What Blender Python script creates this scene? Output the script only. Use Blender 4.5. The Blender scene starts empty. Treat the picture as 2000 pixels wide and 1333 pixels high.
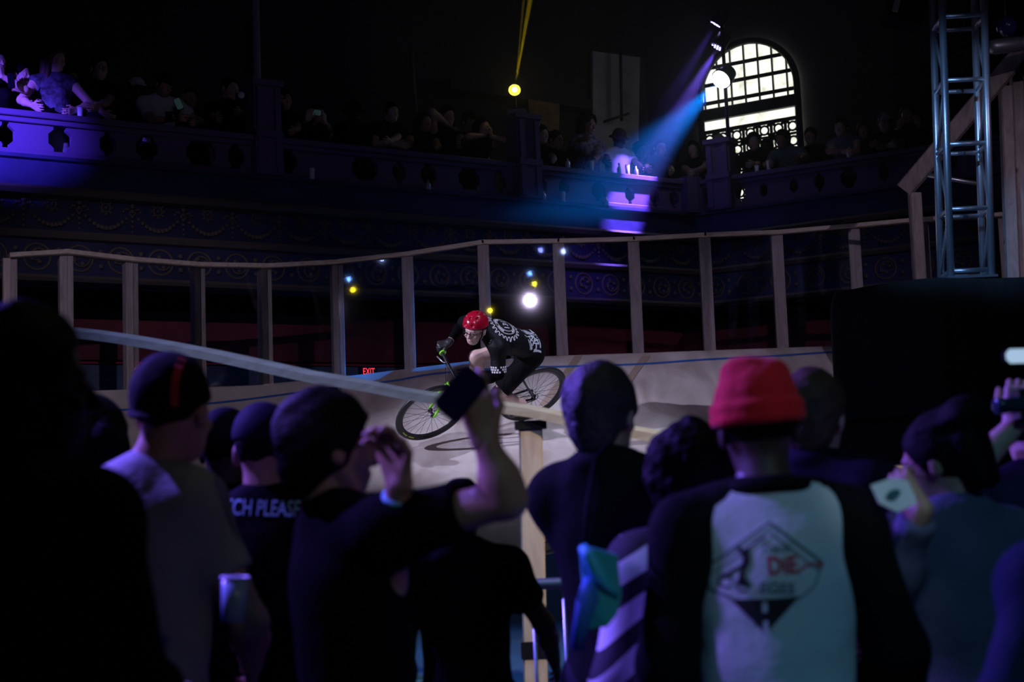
import bpy, bmesh, math, random
import numpy as np
from mathutils import Vector, Matrix
from mathutils.bvhtree import BVHTree
random.seed(7); rng = np.random.RandomState(5)
PI = math.pi
# ------------------------------------------------------------------ camera
F = 2800.0; CZ = 1.5
PITCH = math.atan(268.5/F); ROLL = math.radians(2.5)
fwd = np.array([0, math.cos(PITCH), math.sin(PITCH)])
_u0 = np.array([0, -math.sin(PITCH), math.cos(PITCH)]); _r0 = np.array([1., 0, 0])
cam_up = _u0*math.cos(ROLL)+_r0*math.sin(ROLL)
cam_rt = _r0*math.cos(ROLL)-_u0*math.sin(ROLL)
CAM = np.array([0, 0, CZ])
def ray(x, y): return fwd+cam_rt*(x-1000)/F-cam_up*(y-666.5)/F
def P(x, y, d):
    v = ray(x, y); return CAM+v*(d/v[1])
def PZ(x, y, z):
    v = ray(x, y); return CAM+v*((z-CZ)/v[2])
def pix(p):
    v = np.array(p)-CAM; z = v@fwd; return (1000+F*(v@cam_rt)/z, 666.5-F*(v@cam_up)/z)
scene = bpy.context.scene
COL = scene.collection
cd = bpy.data.cameras.new('camera'); cam = bpy.data.objects.new('camera', cd); COL.objects.link(cam)
m = Matrix([[cam_rt[i], cam_up[i], -fwd[i], CAM[i]] for i in range(3)]+[[0, 0, 0, 1]])
cam.matrix_world = m
cd.sensor_width = 36; cd.lens = 36*F/2000; cd.clip_start = .05; cd.clip_end = 100
cd.dof.use_dof = True; cd.dof.focus_distance = 12.3; cd.dof.aperture_fstop = 2.8
scene.camera = cam
# ------------------------------------------------------------------ world, exposure
w = bpy.data.worlds.new('world'); scene.world = w; w.use_nodes = True
w.node_tree.nodes['Background'].inputs[0].default_value = (.10, .13, .30, 1)
w.node_tree.nodes['Background'].inputs[1].default_value = .004
scene.view_settings.view_transform = 'Standard'; scene.view_settings.look = 'None'
scene.view_settings.exposure = 0; scene.view_settings.gamma = 1
scene.cycles.max_bounces = 5; scene.cycles.volume_bounces = 0; scene.cycles.transparent_max_bounces = 16
scene.cycles.sample_clamp_indirect = 3
# ------------------------------------------------------------------ lights
def lamp(name, kind, loc, target=None, color=(1, 1, 1), energy=100, size=.1, spot=30, blend=.3):
    l = bpy.data.lights.new(name, kind); l.color = color; l.energy = energy
    if kind == 'SPOT': l.spot_size = math.radians(spot); l.spot_blend = blend; l.shadow_soft_size = size
    elif kind == 'AREA': l.size = size
    else: l.shadow_soft_size = size
    o = bpy.data.objects.new(name, l); COL.objects.link(o); o.location = loc
    if target is not None:
        o.rotation_euler = (Vector(target)-Vector(loc)).to_track_quat('-Z', 'Y').to_euler()
    return o
LAV = (.72, .68, 1.0); PUR = (.22, .13, 1.0); TEAL = (.30, .72, 1.0)
lamp('key_spot', 'SPOT', (-7.6, 8.2, 6.0), (0.0, 12.6, 2.0), (.68, .66, 1.0), 3700, .04, 19, 1.0)
lamp('top_spot', 'SPOT', (4.5, 8.2, 10.0), (.3, 12.5, 1.9), (.66, .68, 1.0), 2300, .05, 17, .9)
lamp('fence_wash_spot', 'SPOT', (-2.2, 2.0, 5.2), (-3.4, 13.2, 2.3), (.74, .62, .92), 620, .03, 24, .8)  # unseen wash added to brighten the left fence posts
lamp('fence_wash_spot', 'SPOT', (.36, 2.0, 4.72), (.3, 13.4, 2.3), (.74, .60, .95), 600, .028, 24, .8)
lamp('fence_wash_spot', 'SPOT', (5.2, 2.6, 5.2), (3.8, 13.2, 2.7), (.74, .60, .92), 520, .03, 24, .8)  # unseen wash added to brighten the fence at right
lamp('crowd_rim_spot', 'SPOT', (-6.2, 7.4, 5.6), (-.2, 3.6, 1.6), (.17, .10, 1.0), 5200, .06, 30, .25)
lamp('crowd_back_fill', 'SPOT', (2.2, -2.5, 5.2), (1.0, 3.2, .95), (.22, .66, 1.0), 230, .5, 26, .8)
lamp('right_side_spot', 'SPOT', (-3.0, 7.0, 5.0), (2.0, 3.3, 1.4), (.24, .11, 1.0), 800, .1, 26, .4)
lamp('shoulder_fill_spot', 'SPOT', (-3.4, 4.3, 5.2), P(262, 930, 3.4), (.20, .12, 1.0), 2600, .06, 22, .9)  # extra unseen spot, added to light the grey shoulder past its neighbour
lamp('tee_side_fill', 'SPOT', (-3.6, 2.75, 3.9), P(1368, 1050, 3.0), (.26, .16, 1.0), 900, .06, 6.5, .6)  # added narrow spot for the violet edge on the raglan back
lamp('stripe_spot', 'SPOT', (-3.3, 2.7, 3.6), P(1235, 1120, 3.2), (.30, .18, 1.0), 500, .06, 5.5, .6)
lamp('rail_warm_spot', 'SPOT', (4.4, .6, 4.9), (1.05, 5.6, 1.66), (1.0, .80, .56), 1300, .1, 17, .6)
lamp('arm_warm_spot', 'SPOT', (2.6, -1.0, 3.3), (.0, 3.0, 1.6), (1.0, .85, .66), 28, .1, 16, .6)
lamp('rail_cool_spot', 'SPOT', (-1.0, -1.5, 5.6), (-.6, 6.2, 1.9), (.60, .72, 1.0), 330, .2, 17, .6)
lamp('rail_top_spot', 'SPOT', (-3.2, 3.4, 7.2), (-.6, 6.2, 2.0), (.22, .34, 1.0), 650, .1, 32, .6)
lamp('rail_top_spot', 'SPOT', (-1.0, 4.4, 7.4), (.3, 6.0, 1.8), (.42, .85, 1.0), 260, .1, 16, .8)
lamp('left_balcony_spot', 'SPOT', (-6.0, 8.0, 5.8), P(-20, 250, 13.3), (.12, .06, 1.0), 8000, .05, 17, 1.0)
lamp('leaflet_fill_spot', 'SPOT', (.6, -.5, 4.4), P(1750, 968, 3.0), (.6, .8, 1.0), 130, .05, 4.5, .7)  # added unseen spot, brightens only the leaflet
lamp('frieze_fill_spot', 'SPOT', (3.2, 9.0, 8.2), P(1140, 535, 16.9), (.24, .10, 1.0), 1100, .05, 7, .9)  # added spot standing in for violet spill on the scroll frieze
for _p, _c, _e in (((.42, 4, 4.75), (1, .8, .02), 3.5), ((-.35, 4, 4.33), (1, .75, .02), 4), ((.35, 4, 4.93), (.15, .35, 1), 4), ((.93, 4, 5.28), (.35, .45, 1), 5), ((.55, 4, 5.32), (.2, .25, 1), 3)):
    lamp('small_stage_lamp', 'POINT', _p, None, _c, _e, .035)
lamp('truss_fill_spot', 'SPOT', (-3.0, 2.0, 5.5), P(1890, 330, 9.3), (.22, .46, 1.0), 1900, .08, 12, .5)  # unseen spot added to brighten the truss tower
lamp('balcony_dim_fill', 'SPOT', (1.0, -1.0, 8.0), (.5, 16.5, 5.6), (.50, .45, 1.0), 130, .5, 44, .8)  # added dim fill so the balcony crowd shows
# ------------------------------------------------------------------ materials
_M = {}
def mat(name, color, rough=.6, metal=0, emit=None, estr=0, bump=0, bscale=40, bdist=.01, vary=0, vscale=6, spec=.5, sheen=0, alpha=1):
    if name in _M: return _M[name]
    mt = bpy.data.materials.new(name); mt.use_nodes = True
    nt = mt.node_tree; b = nt.nodes['Principled BSDF']
    b.inputs['Base Color'].default_value = (*color, 1); b.inputs['Roughness'].default_value = rough
    b.inputs['Metallic'].default_value = metal; b.inputs['Specular IOR Level'].default_value = spec
    if sheen: b.inputs['Sheen Weight'].default_value = sheen
    if emit: b.inputs['Emission Color'].default_value = (*emit, 1); b.inputs['Emission Strength'].default_value = estr
    if bump or vary:
        tc = nt.nodes.new('ShaderNodeTexCoord')
    if vary:
        n = nt.nodes.new('ShaderNodeTexNoise'); n.inputs['Scale'].default_value = vscale; n.inputs['Detail'].default_value = 5
        nt.links.new(tc.outputs['Object'], n.inputs['Vector'])
        r = nt.nodes.new('ShaderNodeValToRGB')
        r.color_ramp.elements[0].position = .3; r.color_ramp.elements[1].position = .7
        r.color_ramp.elements[0].color = (*[c*(1-vary) for c in color], 1)
        r.color_ramp.elements[1].color = (*[min(1, c*(1+vary)) for c in color], 1)
        nt.links.new(n.outputs['Fac'], r.inputs['Fac']); nt.links.new(r.outputs['Color'], b.inputs['Base Color'])
    if bump:
        n = nt.nodes.new('ShaderNodeTexNoise'); n.inputs['Scale'].default_value = bscale; n.inputs['Detail'].default_value = 4
        nt.links.new(tc.outputs['Object'], n.inputs['Vector'])
        bp = nt.nodes.new('ShaderNodeBump'); bp.inputs['Strength'].default_value = bump; bp.inputs['Distance'].default_value = bdist
        nt.links.new(n.outputs['Fac'], bp.inputs['Height']); nt.links.new(bp.outputs['Normal'], b.inputs['Normal'])
    _M[name] = mt; return mt
def wood_mat(name, c1, c2, scale=(1, 1, 1), knots=True, rough=.6, nscale=3.0):
    if name in _M: return _M[name]
    mt = bpy.data.materials.new(name); mt.use_nodes = True; nt = mt.node_tree; b = nt.nodes['Principled BSDF']
    tc = nt.nodes.new('ShaderNodeTexCoord'); mp = nt.nodes.new('ShaderNodeMapping'); mp.inputs['Scale'].default_value = scale
    nt.links.new(tc.outputs['Object'], mp.inputs['Vector'])
    n = nt.nodes.new('ShaderNodeTexNoise'); n.inputs['Scale'].default_value = nscale; n.inputs['Detail'].default_value = 8; n.inputs['Distortion'].default_value = 1.2
    nt.links.new(mp.outputs['Vector'], n.inputs['Vector'])
    r = nt.nodes.new('ShaderNodeValToRGB'); r.color_ramp.elements[0].position = .32; r.color_ramp.elements[1].position = .66
    r.color_ramp.elements[0].color = (*c2, 1); r.color_ramp.elements[1].color = (*c1, 1)
    nt.links.new(n.outputs['Fac'], r.inputs['Fac']); src = r.outputs['Color']
    if knots:
        v = nt.nodes.new('ShaderNodeTexVoronoi'); v.inputs['Scale'].default_value = 3.3
        nt.links.new(tc.outputs['Object'], v.inputs['Vector'])
        r2 = nt.nodes.new('ShaderNodeValToRGB'); r2.color_ramp.elements[0].position = .07; r2.color_ramp.elements[1].position = .12
        r2.color_ramp.elements[0].color = (.25, .12, .07, 1); r2.color_ramp.elements[1].color = (1, 1, 1, 1)
        nt.links.new(v.outputs['Distance'], r2.inputs['Fac'])
        mx = nt.nodes.new('ShaderNodeMixRGB'); mx.blend_type = 'MULTIPLY'; mx.inputs['Fac'].default_value = .8
        nt.links.new(src, mx.inputs['Color1']); nt.links.new(r2.outputs['Color'], mx.inputs['Color2']); src = mx.outputs['Color']
    nt.links.new(src, b.inputs['Base Color']); b.inputs['Roughness'].default_value = rough
    _M[name] = mt; return mt
def emit_mat(name, color, s):
    if name in _M: return _M[name]
    mt = bpy.data.materials.new(name); mt.use_nodes = True; nt = mt.node_tree; nt.nodes.clear()
    e = nt.nodes.new('ShaderNodeEmission'); e.inputs[0].default_value = (*color, 1); e.inputs[1].default_value = s
    o = nt.nodes.new('ShaderNodeOutputMaterial'); nt.links.new(e.outputs[0], o.inputs[0]); _M[name] = mt; return mt
# ------------------------------------------------------------------ object helpers
def V(p): return Vector([float(c) for c in p])
def tag(o, label=None, cat=None, group=None, kind=None):
    if label: o['label'] = label
    if cat: o['category'] = cat
    if group: o['group'] = group
    if kind: o['kind'] = kind
    return o
def empty(name, loc, rz=0):
    o = bpy.data.objects.new(name, None); COL.objects.link(o); o.location = V(loc); o.rotation_euler = (0, 0, rz)
    o.empty_display_size = .1; return o
class MB:
    """collects shapes in world (or local) coordinates, then builds one mesh"""
    def __init__(s): s.v = []; s.f = []; s.smooth = []
    def add(s, verts, faces, smooth=False):
        k = len(s.v); s.v += [tuple(float(c) for c in p) for p in verts]
        s.f += [tuple(i+k for i in f) for f in faces]; s.smooth += [smooth]*len(faces); return s
    def box(s, c, size, R=None):
        c = np.array(c, float); h = np.array(size, float)/2; R = np.eye(3) if R is None else R
        vs = [c+R@(h*np.array([x, y, z])) for x in (-1, 1) for y in (-1, 1) for z in (-1, 1)]
        return s.add(vs, [(0, 1, 3, 2), (4, 6, 7, 5), (0, 4, 5, 1), (2, 3, 7, 6), (0, 2, 6, 4), (1, 5, 7, 3)])
    def beam(s, a, b, w, h, up=(0, 0, 1), c=.12):
        """bevelled bar from a to b, w across, h along up"""
        a = np.array(a, float); b = np.array(b, float); d = b-a; d /= np.linalg.norm(d); up = np.array(up, float)
        x = np.cross(d, up); x /= np.linalg.norm(x); z = np.cross(x, d); e = min(w, h)*c
        pr = [(-w/2+e, -h/2), (w/2-e, -h/2), (w/2, -h/2+e), (w/2, h/2-e), (w/2-e, h/2), (-w/2+e, h/2), (-w/2, h/2-e), (-w/2, -h/2+e)]
        vs = [p+x*i+z*j for p in (a, b) for i, j in pr]; n = 8
        fs = [(i, (i+1) % n, n+(i+1) % n, n+i) for i in range(n)]+[tuple(range(n))[::-1], tuple(range(n, 2*n))]
        return s.add(vs, fs)
    def tube(s, pts, r, n=10, cap=True, closed=False):
        pts = [np.array(p, float) for p in pts]; m_ = len(pts); rs = r if hasattr(r, '__len__') else [r]*m_
        vs = []; prev = None
        for i, p in enumerate(pts):
            if closed: t = pts[(i+1) % m_]-pts[i-1]
            else: t = pts[min(i+1, m_-1)]-pts[max(i-1, 0)]
            t = t/np.linalg.norm(t)
            if prev is None:
                a = np.array([0, 0, 1.]) if abs(t[2]) < .9 else np.array([1., 0, 0]); x = np.cross(t, a)
            else: x = prev-t*(prev@t)
            x /= np.linalg.norm(x); prev = x; y = np.cross(t, x)
            vs += [p+(x*math.cos(2*PI*k/n)+y*math.sin(2*PI*k/n))*rs[i] for k in range(n)]
        fs = []
        for i in range(m_ if closed else m_-1):
            j = (i+1) % m_
            fs += [(i*n+k, i*n+(k+1) % n, j*n+(k+1) % n, j*n+k) for k in range(n)]
        if cap and not closed: fs += [tuple(range(n))[::-1], tuple((m_-1)*n+k for k in range(n))]
        return s.add(vs, fs, True)
    def ring(s, c, ax, R, r, n=48, k=8):
        ax = np.array(ax, float); ax /= np.linalg.norm(ax); a = np.cross(ax, [0, 0, 1.] if abs(ax[2]) < .9 else [1., 0, 0]); a /= np.linalg.norm(a); b = np.cross(ax, a)
        return s.tube([np.array(c)+(a*math.cos(2*PI*i/n)+b*math.sin(2*PI*i/n))*R for i in range(n)], r, k, closed=True)
    def lathe(s, c, ax, prof, n=24):
        """prof: (radius, height along ax)"""
        ax = np.array(ax, float); ax /= np.linalg.norm(ax); a = np.cross(ax, [0, 0, 1.] if abs(ax[2]) < .9 else [1., 0, 0]); a /= np.linalg.norm(a); b = np.cross(ax, a)
        vs = [np.array(c)+ax*h+(a*math.cos(2*PI*i/n)+b*math.sin(2*PI*i/n))*r for r, h in prof for i in range(n)]
        fs = [(j*n+i, j*n+(i+1) % n, (j+1)*n+(i+1) % n, (j+1)*n+i) for j in range(len(prof)-1) for i in range(n)]
        fs += [tuple(range(n))[::-1], tuple((len(prof)-1)*n+i for i in range(n))]
        return s.add(vs, fs, True)
    def prism(s, outline, o, x, y, t):
        """outline [(a,b)] in plane o + a x + b y, extruded by vector t"""
        o = np.array(o, float); x = np.array(x, float); y = np.array(y, float); t = np.array(t, float); n = len(outline)
        vs = [o+x*a+y*b for a, b in outline]+[o+x*a+y*b+t for a, b in outline]
        fs = [(i, (i+1) % n, n+(i+1) % n, n+i) for i in range(n)]+[tuple(range(n))[::-1], tuple(range(n, 2*n))]
        return s.add(vs, fs)
    def build(s, name, m, parent=None, origin=None):
        me = bpy.data.meshes.new(name); org = np.array(origin if origin is not None else (0, 0, 0), float)
        me.from_pydata([tuple(np.array(p)-org) for p in s.v], [], s.f)
        me.polygons.foreach_set('use_smooth', s.smooth); me.materials.append(m); me.update()
        bm = bmesh.new(); bm.from_mesh(me); bmesh.ops.recalc_face_normals(bm, faces=bm.faces); bm.to_mesh(me); bm.free()
        o = bpy.data.objects.new(name, me); COL.objects.link(o); o.location = V(org)
        if parent: o.parent = parent
        return o
def wpart(mb, name, m, parent):
    """part given in world coordinates under an unrotated empty"""
    o = mb.build(name, m); o.parent = parent
    o.matrix_parent_inverse = Matrix.Translation(parent.location).inverted() if parent.type == 'EMPTY' else parent.matrix_world.inverted()
    return o
# ------------------------------------------------------------------ smooth bodies: distance fields -> surface nets
def unit(v): v = np.array(v, float); return v/max(1e-9, np.linalg.norm(v))
class Fig:
    """list of blended primitives in local coordinates"""
    def __init__(s): s.p = []
    def cone(s, a, b, ra, rb, k=.03, cuts=(), sub=False, sq=None): s.p.append(('c', np.array(a, float), np.array(b, float), ra, rb, k, cuts, sub, sq)); return s
    def ell(s, c, r, R=None, k=.03, cuts=(), sub=False): s.p.append(('e', np.array(c, float), np.array(r, float), np.eye(3) if R is None else R, 0, k, cuts, sub, None)); return s
    def tor(s, c, rx, ry, r, R=None, k=.01): s.p.append(('t', np.array(c, float), np.array([rx, ry, r]), np.eye(3) if R is None else R, 0, k, (), False, None)); return s
    def mesh(s, res, noise=0, nfreq=30, seed=0, gcuts=()):
        lo = np.full(3, 1e9); hi = -lo; bbs = []
        for q in s.p:
            if q[0] == 'c':
                R_ = max(q[3], q[4])+q[5]+.02; l = np.minimum(q[1], q[2])-R_; h_ = np.maximum(q[1], q[2])+R_
            elif q[0] == 'e':
                e = np.sqrt(((q[3]*q[2])**2).sum(1))+q[5]+.02; l = q[1]-e; h_ = q[1]+e
            else:
                R_ = max(q[2][:2])+q[2][2]+.03; l = q[1]-R_; h_ = q[1]+R_
            bbs.append((l, h_))
            if not q[7]: lo = np.minimum(lo, l); hi = np.maximum(hi, h_)
        n = np.ceil((hi-lo)/res).astype(int)+2
        Fd = np.full(n, .08, np.float32)
        ax = [lo[i]+res*np.arange(n[i]) for i in range(3)]
        for q, (l, h_) in zip(s.p, bbs):
            i0 = np.clip(np.floor((l-lo)/res).astype(int), 0, n-1); i1 = np.clip(np.ceil((h_-lo)/res).astype(int)+1, 1, n)
            if (i1 <= i0).any(): continue
            sl = tuple(slice(i0[i], i1[i]) for i in range(3))
            X, Y, Z = np.meshgrid(*[ax[i][sl[i]] for i in range(3)], indexing='ij')
            pt = np.stack([X, Y, Z], -1)
            if q[0] == 'c':
                a, b, ra, rb = q[1:5]; ab = b-a; L2 = max(1e-9, ab@ab)
                t = np.clip(((pt-a)@ab)/L2, 0, 1); dq = pt-a-t[..., None]*ab
                if q[8] is not None:
                    nn, fq = q[8]; comp = dq@nn; dq = dq+comp[..., None]*nn*(1/fq-1)
                d = np.linalg.norm(dq, axis=-1)-(ra+(rb-ra)*t)
                if q[8] is not None: d = d*min(1, q[8][1]**.5)
            elif q[0] == 'e':
                lp = (pt-q[1])@q[3]; k0 = np.linalg.norm(lp/q[2], axis=-1); k1 = np.linalg.norm(lp/q[2]**2, axis=-1)
                d = k0*(k0-1)/np.maximum(k1, 1e-6)
            else:
                lp = (pt-q[1])@q[3]; rx, ry, r = q[2]
                k0 = np.sqrt((lp[..., 0]/rx)**2+(lp[..., 1]/ry)**2)
                d = np.sqrt(((k0-1)*(rx+ry)/2)**2+lp[..., 2]**2)-r
            for cp, cn in q[6]: d = np.maximum(d, (pt-np.array(cp))@unit(cn))
            k = q[5]; A = Fd[sl]
            if q[7]:
                h1 = np.clip(.5-.5*(A+d)/k, 0, 1); Fd[sl] = A*(1-h1)-d*h1+k*h1*(1-h1)
            else:
                h1 = np.clip(.5+.5*(A-d)/k, 0, 1); Fd[sl] = A*(1-h1)+d*h1-k*h1*(1-h1)
        if noise or gcuts:
            X, Y, Z = np.meshgrid(*ax, indexing='ij')
        if noise:
            r_ = np.random.RandomState(seed); acc = 0
            for o_ in range(3):
                for _ in range(3):
                    dv = unit(r_.randn(3))*nfreq*(1.9**o_); ph = r_.rand()*7
                    acc = acc+np.sin(X*dv[0]+Y*dv[1]+Z*dv[2]+ph)/(1.6**o_)/3
            Fd = Fd+noise*acc
        for cp, cn in gcuts:
            cn = unit(cn); Fd = np.maximum(Fd, (X-cp[0])*cn[0]+(Y-cp[1])*cn[1]+(Z-cp[2])*cn[2])
        Fd[0] = Fd[-1] = .05; Fd[:, 0] = Fd[:, -1] = .05; Fd[:, :, 0] = Fd[:, :, -1] = .05
        return nets(Fd, lo, res)
def nets(Fd, lo, h):
    S = Fd < 0; n = np.array(Fd.shape)
    cs = [(i, j, k) for i in (0, 1) for j in (0, 1) for k in (0, 1)]
    cnt = sum(S[i:n[0]-1+i, j:n[1]-1+j, k:n[2]-1+k].astype(np.int8) for i, j, k in cs)
    act = np.argwhere((cnt > 0) & (cnt < 8))
    if len(act) == 0: return np.zeros((0, 3)), np.zeros((0, 4), int)
    vals = np.stack([Fd[act[:, 0]+i, act[:, 1]+j, act[:, 2]+k] for i, j, k in cs], 1).astype(float)
    acc = np.zeros((len(act), 3)); num = np.zeros(len(act)); C8 = np.array(cs, float)
    for a in range(8):
        for b in range(a+1, 8):
            if abs(C8[a]-C8[b]).sum() != 1: continue
            m_ = (vals[:, a] < 0) != (vals[:, b] < 0)
            t = vals[m_, a]/(vals[m_, a]-vals[m_, b])
            acc[m_] += C8[a]+t[:, None]*(C8[b]-C8[a]); num[m_] += 1
    vs = lo+h*(act+acc/num[:, None])
    idx = -np.ones(n-1, np.int64); idx[act[:, 0], act[:, 1], act[:, 2]] = np.arange(len(act))
    fs = []
    for ax in range(3):
        u_, v_ = [(1, 2), (2, 0), (0, 1)][ax]
        A = np.take(S, range(0, n[ax]-1), ax); B = np.take(S, range(1, n[ax]), ax)
        e = np.argwhere(A != B); e = e[(e[:, u_] > 0) & (e[:, v_] > 0) & (e[:, u_] < n[u_]-1) & (e[:, v_] < n[v_]-1)]
        du = np.zeros(3, int); du[u_] = 1; dv = np.zeros(3, int); dv[v_] = 1
        q = [idx[tuple((e-du-dv).T)], idx[tuple((e-dv).T)], idx[tuple(e.T)], idx[tuple((e-du).T)]]
        q = np.stack(q, 1); fl = A[tuple(e.T)]
        q[~fl] = q[~fl][:, ::-1]; fs.append(q)
    fs = np.concatenate(fs); fs = fs[(fs >= 0).all(1)]
    return vs, fs
def meshobj(name, parts, m, parent=None):
    """parts: list of (verts, quads) islands -> one object"""
    v = np.concatenate([p[0] for p in parts]); off = 0; fl = []
    for p in parts: fl.append(p[1]+off); off += len(p[0])
    f = np.concatenate(fl)
    me = bpy.data.meshes.new(name); me.vertices.add(len(v)); me.vertices.foreach_set('co', v.astype(np.float32).ravel())
    me.loops.add(f.size); me.loops.foreach_set('vertex_index', f.astype(np.int32).ravel())
    me.polygons.add(len(f)); me.polygons.foreach_set('loop_start', (np.arange(len(f))*4).astype(np.int32))
    me.polygons.foreach_set('use_smooth', np.ones(len(f), bool)); me.materials.append(m); me.update(calc_edges=True)
    o = bpy.data.objects.new(name, me); COL.objects.link(o)
    if parent: o.parent = parent
    return o
# ------------------------------------------------------------------ people
def rotm(ax, a):
    return np.array(Matrix.Rotation(a, 3, Vector(ax)))
def ik(S, W, l1, l2, pole):
    S = np.array(S, float); W = np.array(W, float); d = W-S; L = np.linalg.norm(d)
    L_ = min(L, (l1+l2)*.995); d = d/L; W = S+d*L_
    a = (l1*l1-l2*l2+L_*L_)/(2*L_); h = math.sqrt(max(0, l1*l1-a*a))
    p = np.array(pole, float); p = p-d*(p@d); p = unit(p); return S+d*a+p*h, W
def joints(H=1.75, lean=0, head_yaw=0, head_pitch=0, head_roll=0, wr=None, wl=None, pole_r=(.6, -.6, -.5), pole_l=(-.6, -.6, -.5), shrug=0, stance=.1, knee=0, twist=0):
    s = H/1.75; J = {'s': s}
    A = rotm((1, 0, 0), -math.radians(lean))@rotm((0, 0, 1), math.radians(twist)); pv = np.array([0, 0, .95*s])
    T = lambda p: pv+A@(np.array(p)*s-pv)
    J['pelvis'] = pv; J['neck'] = T((0, -.015, 1.465)); J['T'] = A
    for sd, x in (('r', 1), ('l', -1)):
        J['sh'+sd] = T((.172*x, -.01, 1.405+shrug)); J['hip'+sd] = np.array([.085*x, 0, .92])*s
        J['kn'+sd] = np.array([stance*x, .03, .50])*s; J['an'+sd] = np.array([stance*x, -.02, .085])*s
        J['toe'+sd] = J['an'+sd]+np.array([.02*x, .16, -.034])*s
        w_ = wr if sd == 'r' else wl
        if w_ is None: w_ = T((.235*x, .05, .88))
        J['el'+sd], J['wr'+sd] = ik(J['sh'+sd], w_, .285*s, .255*s, pole_r if sd == 'r' else pole_l)
    Hm = rotm((0, 0, 1), math.radians(-head_yaw))@rotm((1, 0, 0), math.radians(head_pitch))@rotm((0, 1, 0), math.radians(head_roll))
    J['H'] = Hm
    J['head'] = J['neck']+A@np.array([0, .015, .085])*s+Hm@np.array([0, .012, .075])*s
    J['P'] = np.eye(3)
    return J
def tframe(J):
    up = unit(J['neck']-J['pelvis']); rt = J['shr']-J['shl']; rt = unit(rt-up*(rt@up)); fw = np.cross(up, rt)
    return np.stack([rt, fw, up], 1)
def pframe(J):
    up = unit(J['neck']-J['pelvis']); rt = unit(J['hipr']-J['hipl'])
    up = unit((up+np.array([0, 0, 1]))/2) if 'P' in J else up
    up = unit(up-rt*(up@rt)); return np.stack([rt, np.cross(up, rt), up], 1)
def torso(f, J, g=0, bulk=1, fem=0, k=.05, cuts=(), boxy=0):
    s = J['s']; T = tframe(J); Pf = pframe(J); L = np.linalg.norm(J['neck']-J['pelvis']); up = T[:, 2]
    at_ = lambda t, y=0: J['pelvis']+up*L*t+T[:, 1]*y*s
    ch = np.array([.158*bulk, .108*bulk, .19])*s+g; be = np.array([(.128-.012*fem)*bulk+boxy*.02, .10*bulk, .17])*s+g; pe = np.array([(.155+.01*fem)*bulk, .112*bulk, .13])*s+g
    f.ell(at_(.66, .004), ch, T, k, cuts); f.ell(at_(.32), be, T, k, cuts); f.ell(J['pelvis']+Pf[:, 1]*-.012*s, pe, Pf, k, cuts)
    if fem:
        for x in (-1, 1): f.ell(at_(.62, .085)+T[:, 0]*.065*x*s, np.array([.06, .05, .06])*s+g*.6, T, .03, cuts)
    f.cone(J['shl']+up*.0*s, J['shr'], .052*s+g, .052*s+g, k, cuts)
    for sd in 'rl':
        f.cone(J['neck']+up*.015*s, J['sh'+sd]+up*.005*s, .040*s+g, .042*s+g, k, cuts)
def arm(f, J, sd, g=0, thick=1, upto=2, k=.025, cuff=None):
    """upto: fraction, 0..1 within upper arm, 1..2 forearm"""
    s = J['s']; S, E, W = J['sh'+sd], J['el'+sd], J['wr'+sd]
    if upto <= 1:
        e = S+(E-S)*upto; d = unit(E-S)
        f.cone(S, e+d*.03, .054*s*thick+g, .048*s*thick+g*1.25, k, ((e, d),)); return
    f.cone(S, E, .053*s*thick+g, .040*s*thick+g, k)
    d = unit(W-E); e = E+(W-E)*(upto-1); m_ = E+(e-E)*.35
    f.cone(E, m_, .040*s*thick+g, .041*s*thick+g, k)
    f.cone(m_, e+d*(.02 if upto < 2 else 0), .041*s*thick+g, (.040-.013*(upto-1))*s*thick+g, k, ((e, d),) if upto < 2.0 or g else ())
def legs(f, J, g=0, upto=2, k=.04, thick=1, cuts=()):
    s = J['s']
    for sd in 'rl':
        Hp, K, A = J['hip'+sd], J['kn'+sd], J['an'+sd]
        if upto <= 1:
            e = Hp+(K-Hp)*upto; d = unit(K-Hp); f.cone(Hp, e+d*.03, .088*s*thick+g, (.088-.032*upto)*s*thick+g*1.3, k, ((e, d),)+tuple(cuts)); continue
        f.cone(Hp, K, .088*s*thick+g, .056*s*thick+g, k, cuts)
        e = K+(A-K)*(upto-1); d = unit(A-K); mid = K+(e-K)*.35
        bk = -unit(np.cross(J['hipr']-J['hipl'], np.array([0, 0, 1.])))*0
        f.cone(K, mid, .054*s+g, .056*s+g, k); f.cone(mid, e+d*(.02 if g else 0), .056*s+g, .036*s+g*1.2, k, ((e, d),) if g else ())
def feet(f, J, g=0):
    s = J['s']
    for sd in 'rl':
        A = J['an'+sd]; t = J['toe'+sd]; dn = np.array([0, 0, -.032*s]) if 'P' in J else unit(np.cross(np.cross(t-A, J['kn'+sd]-A), t-A))*-.03
        f.cone(A, A+dn, .036*s+g, .036*s+g, .02); f.cone(A+dn, t+dn*.1, .036*s+g, .032*s+g, .03)
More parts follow.
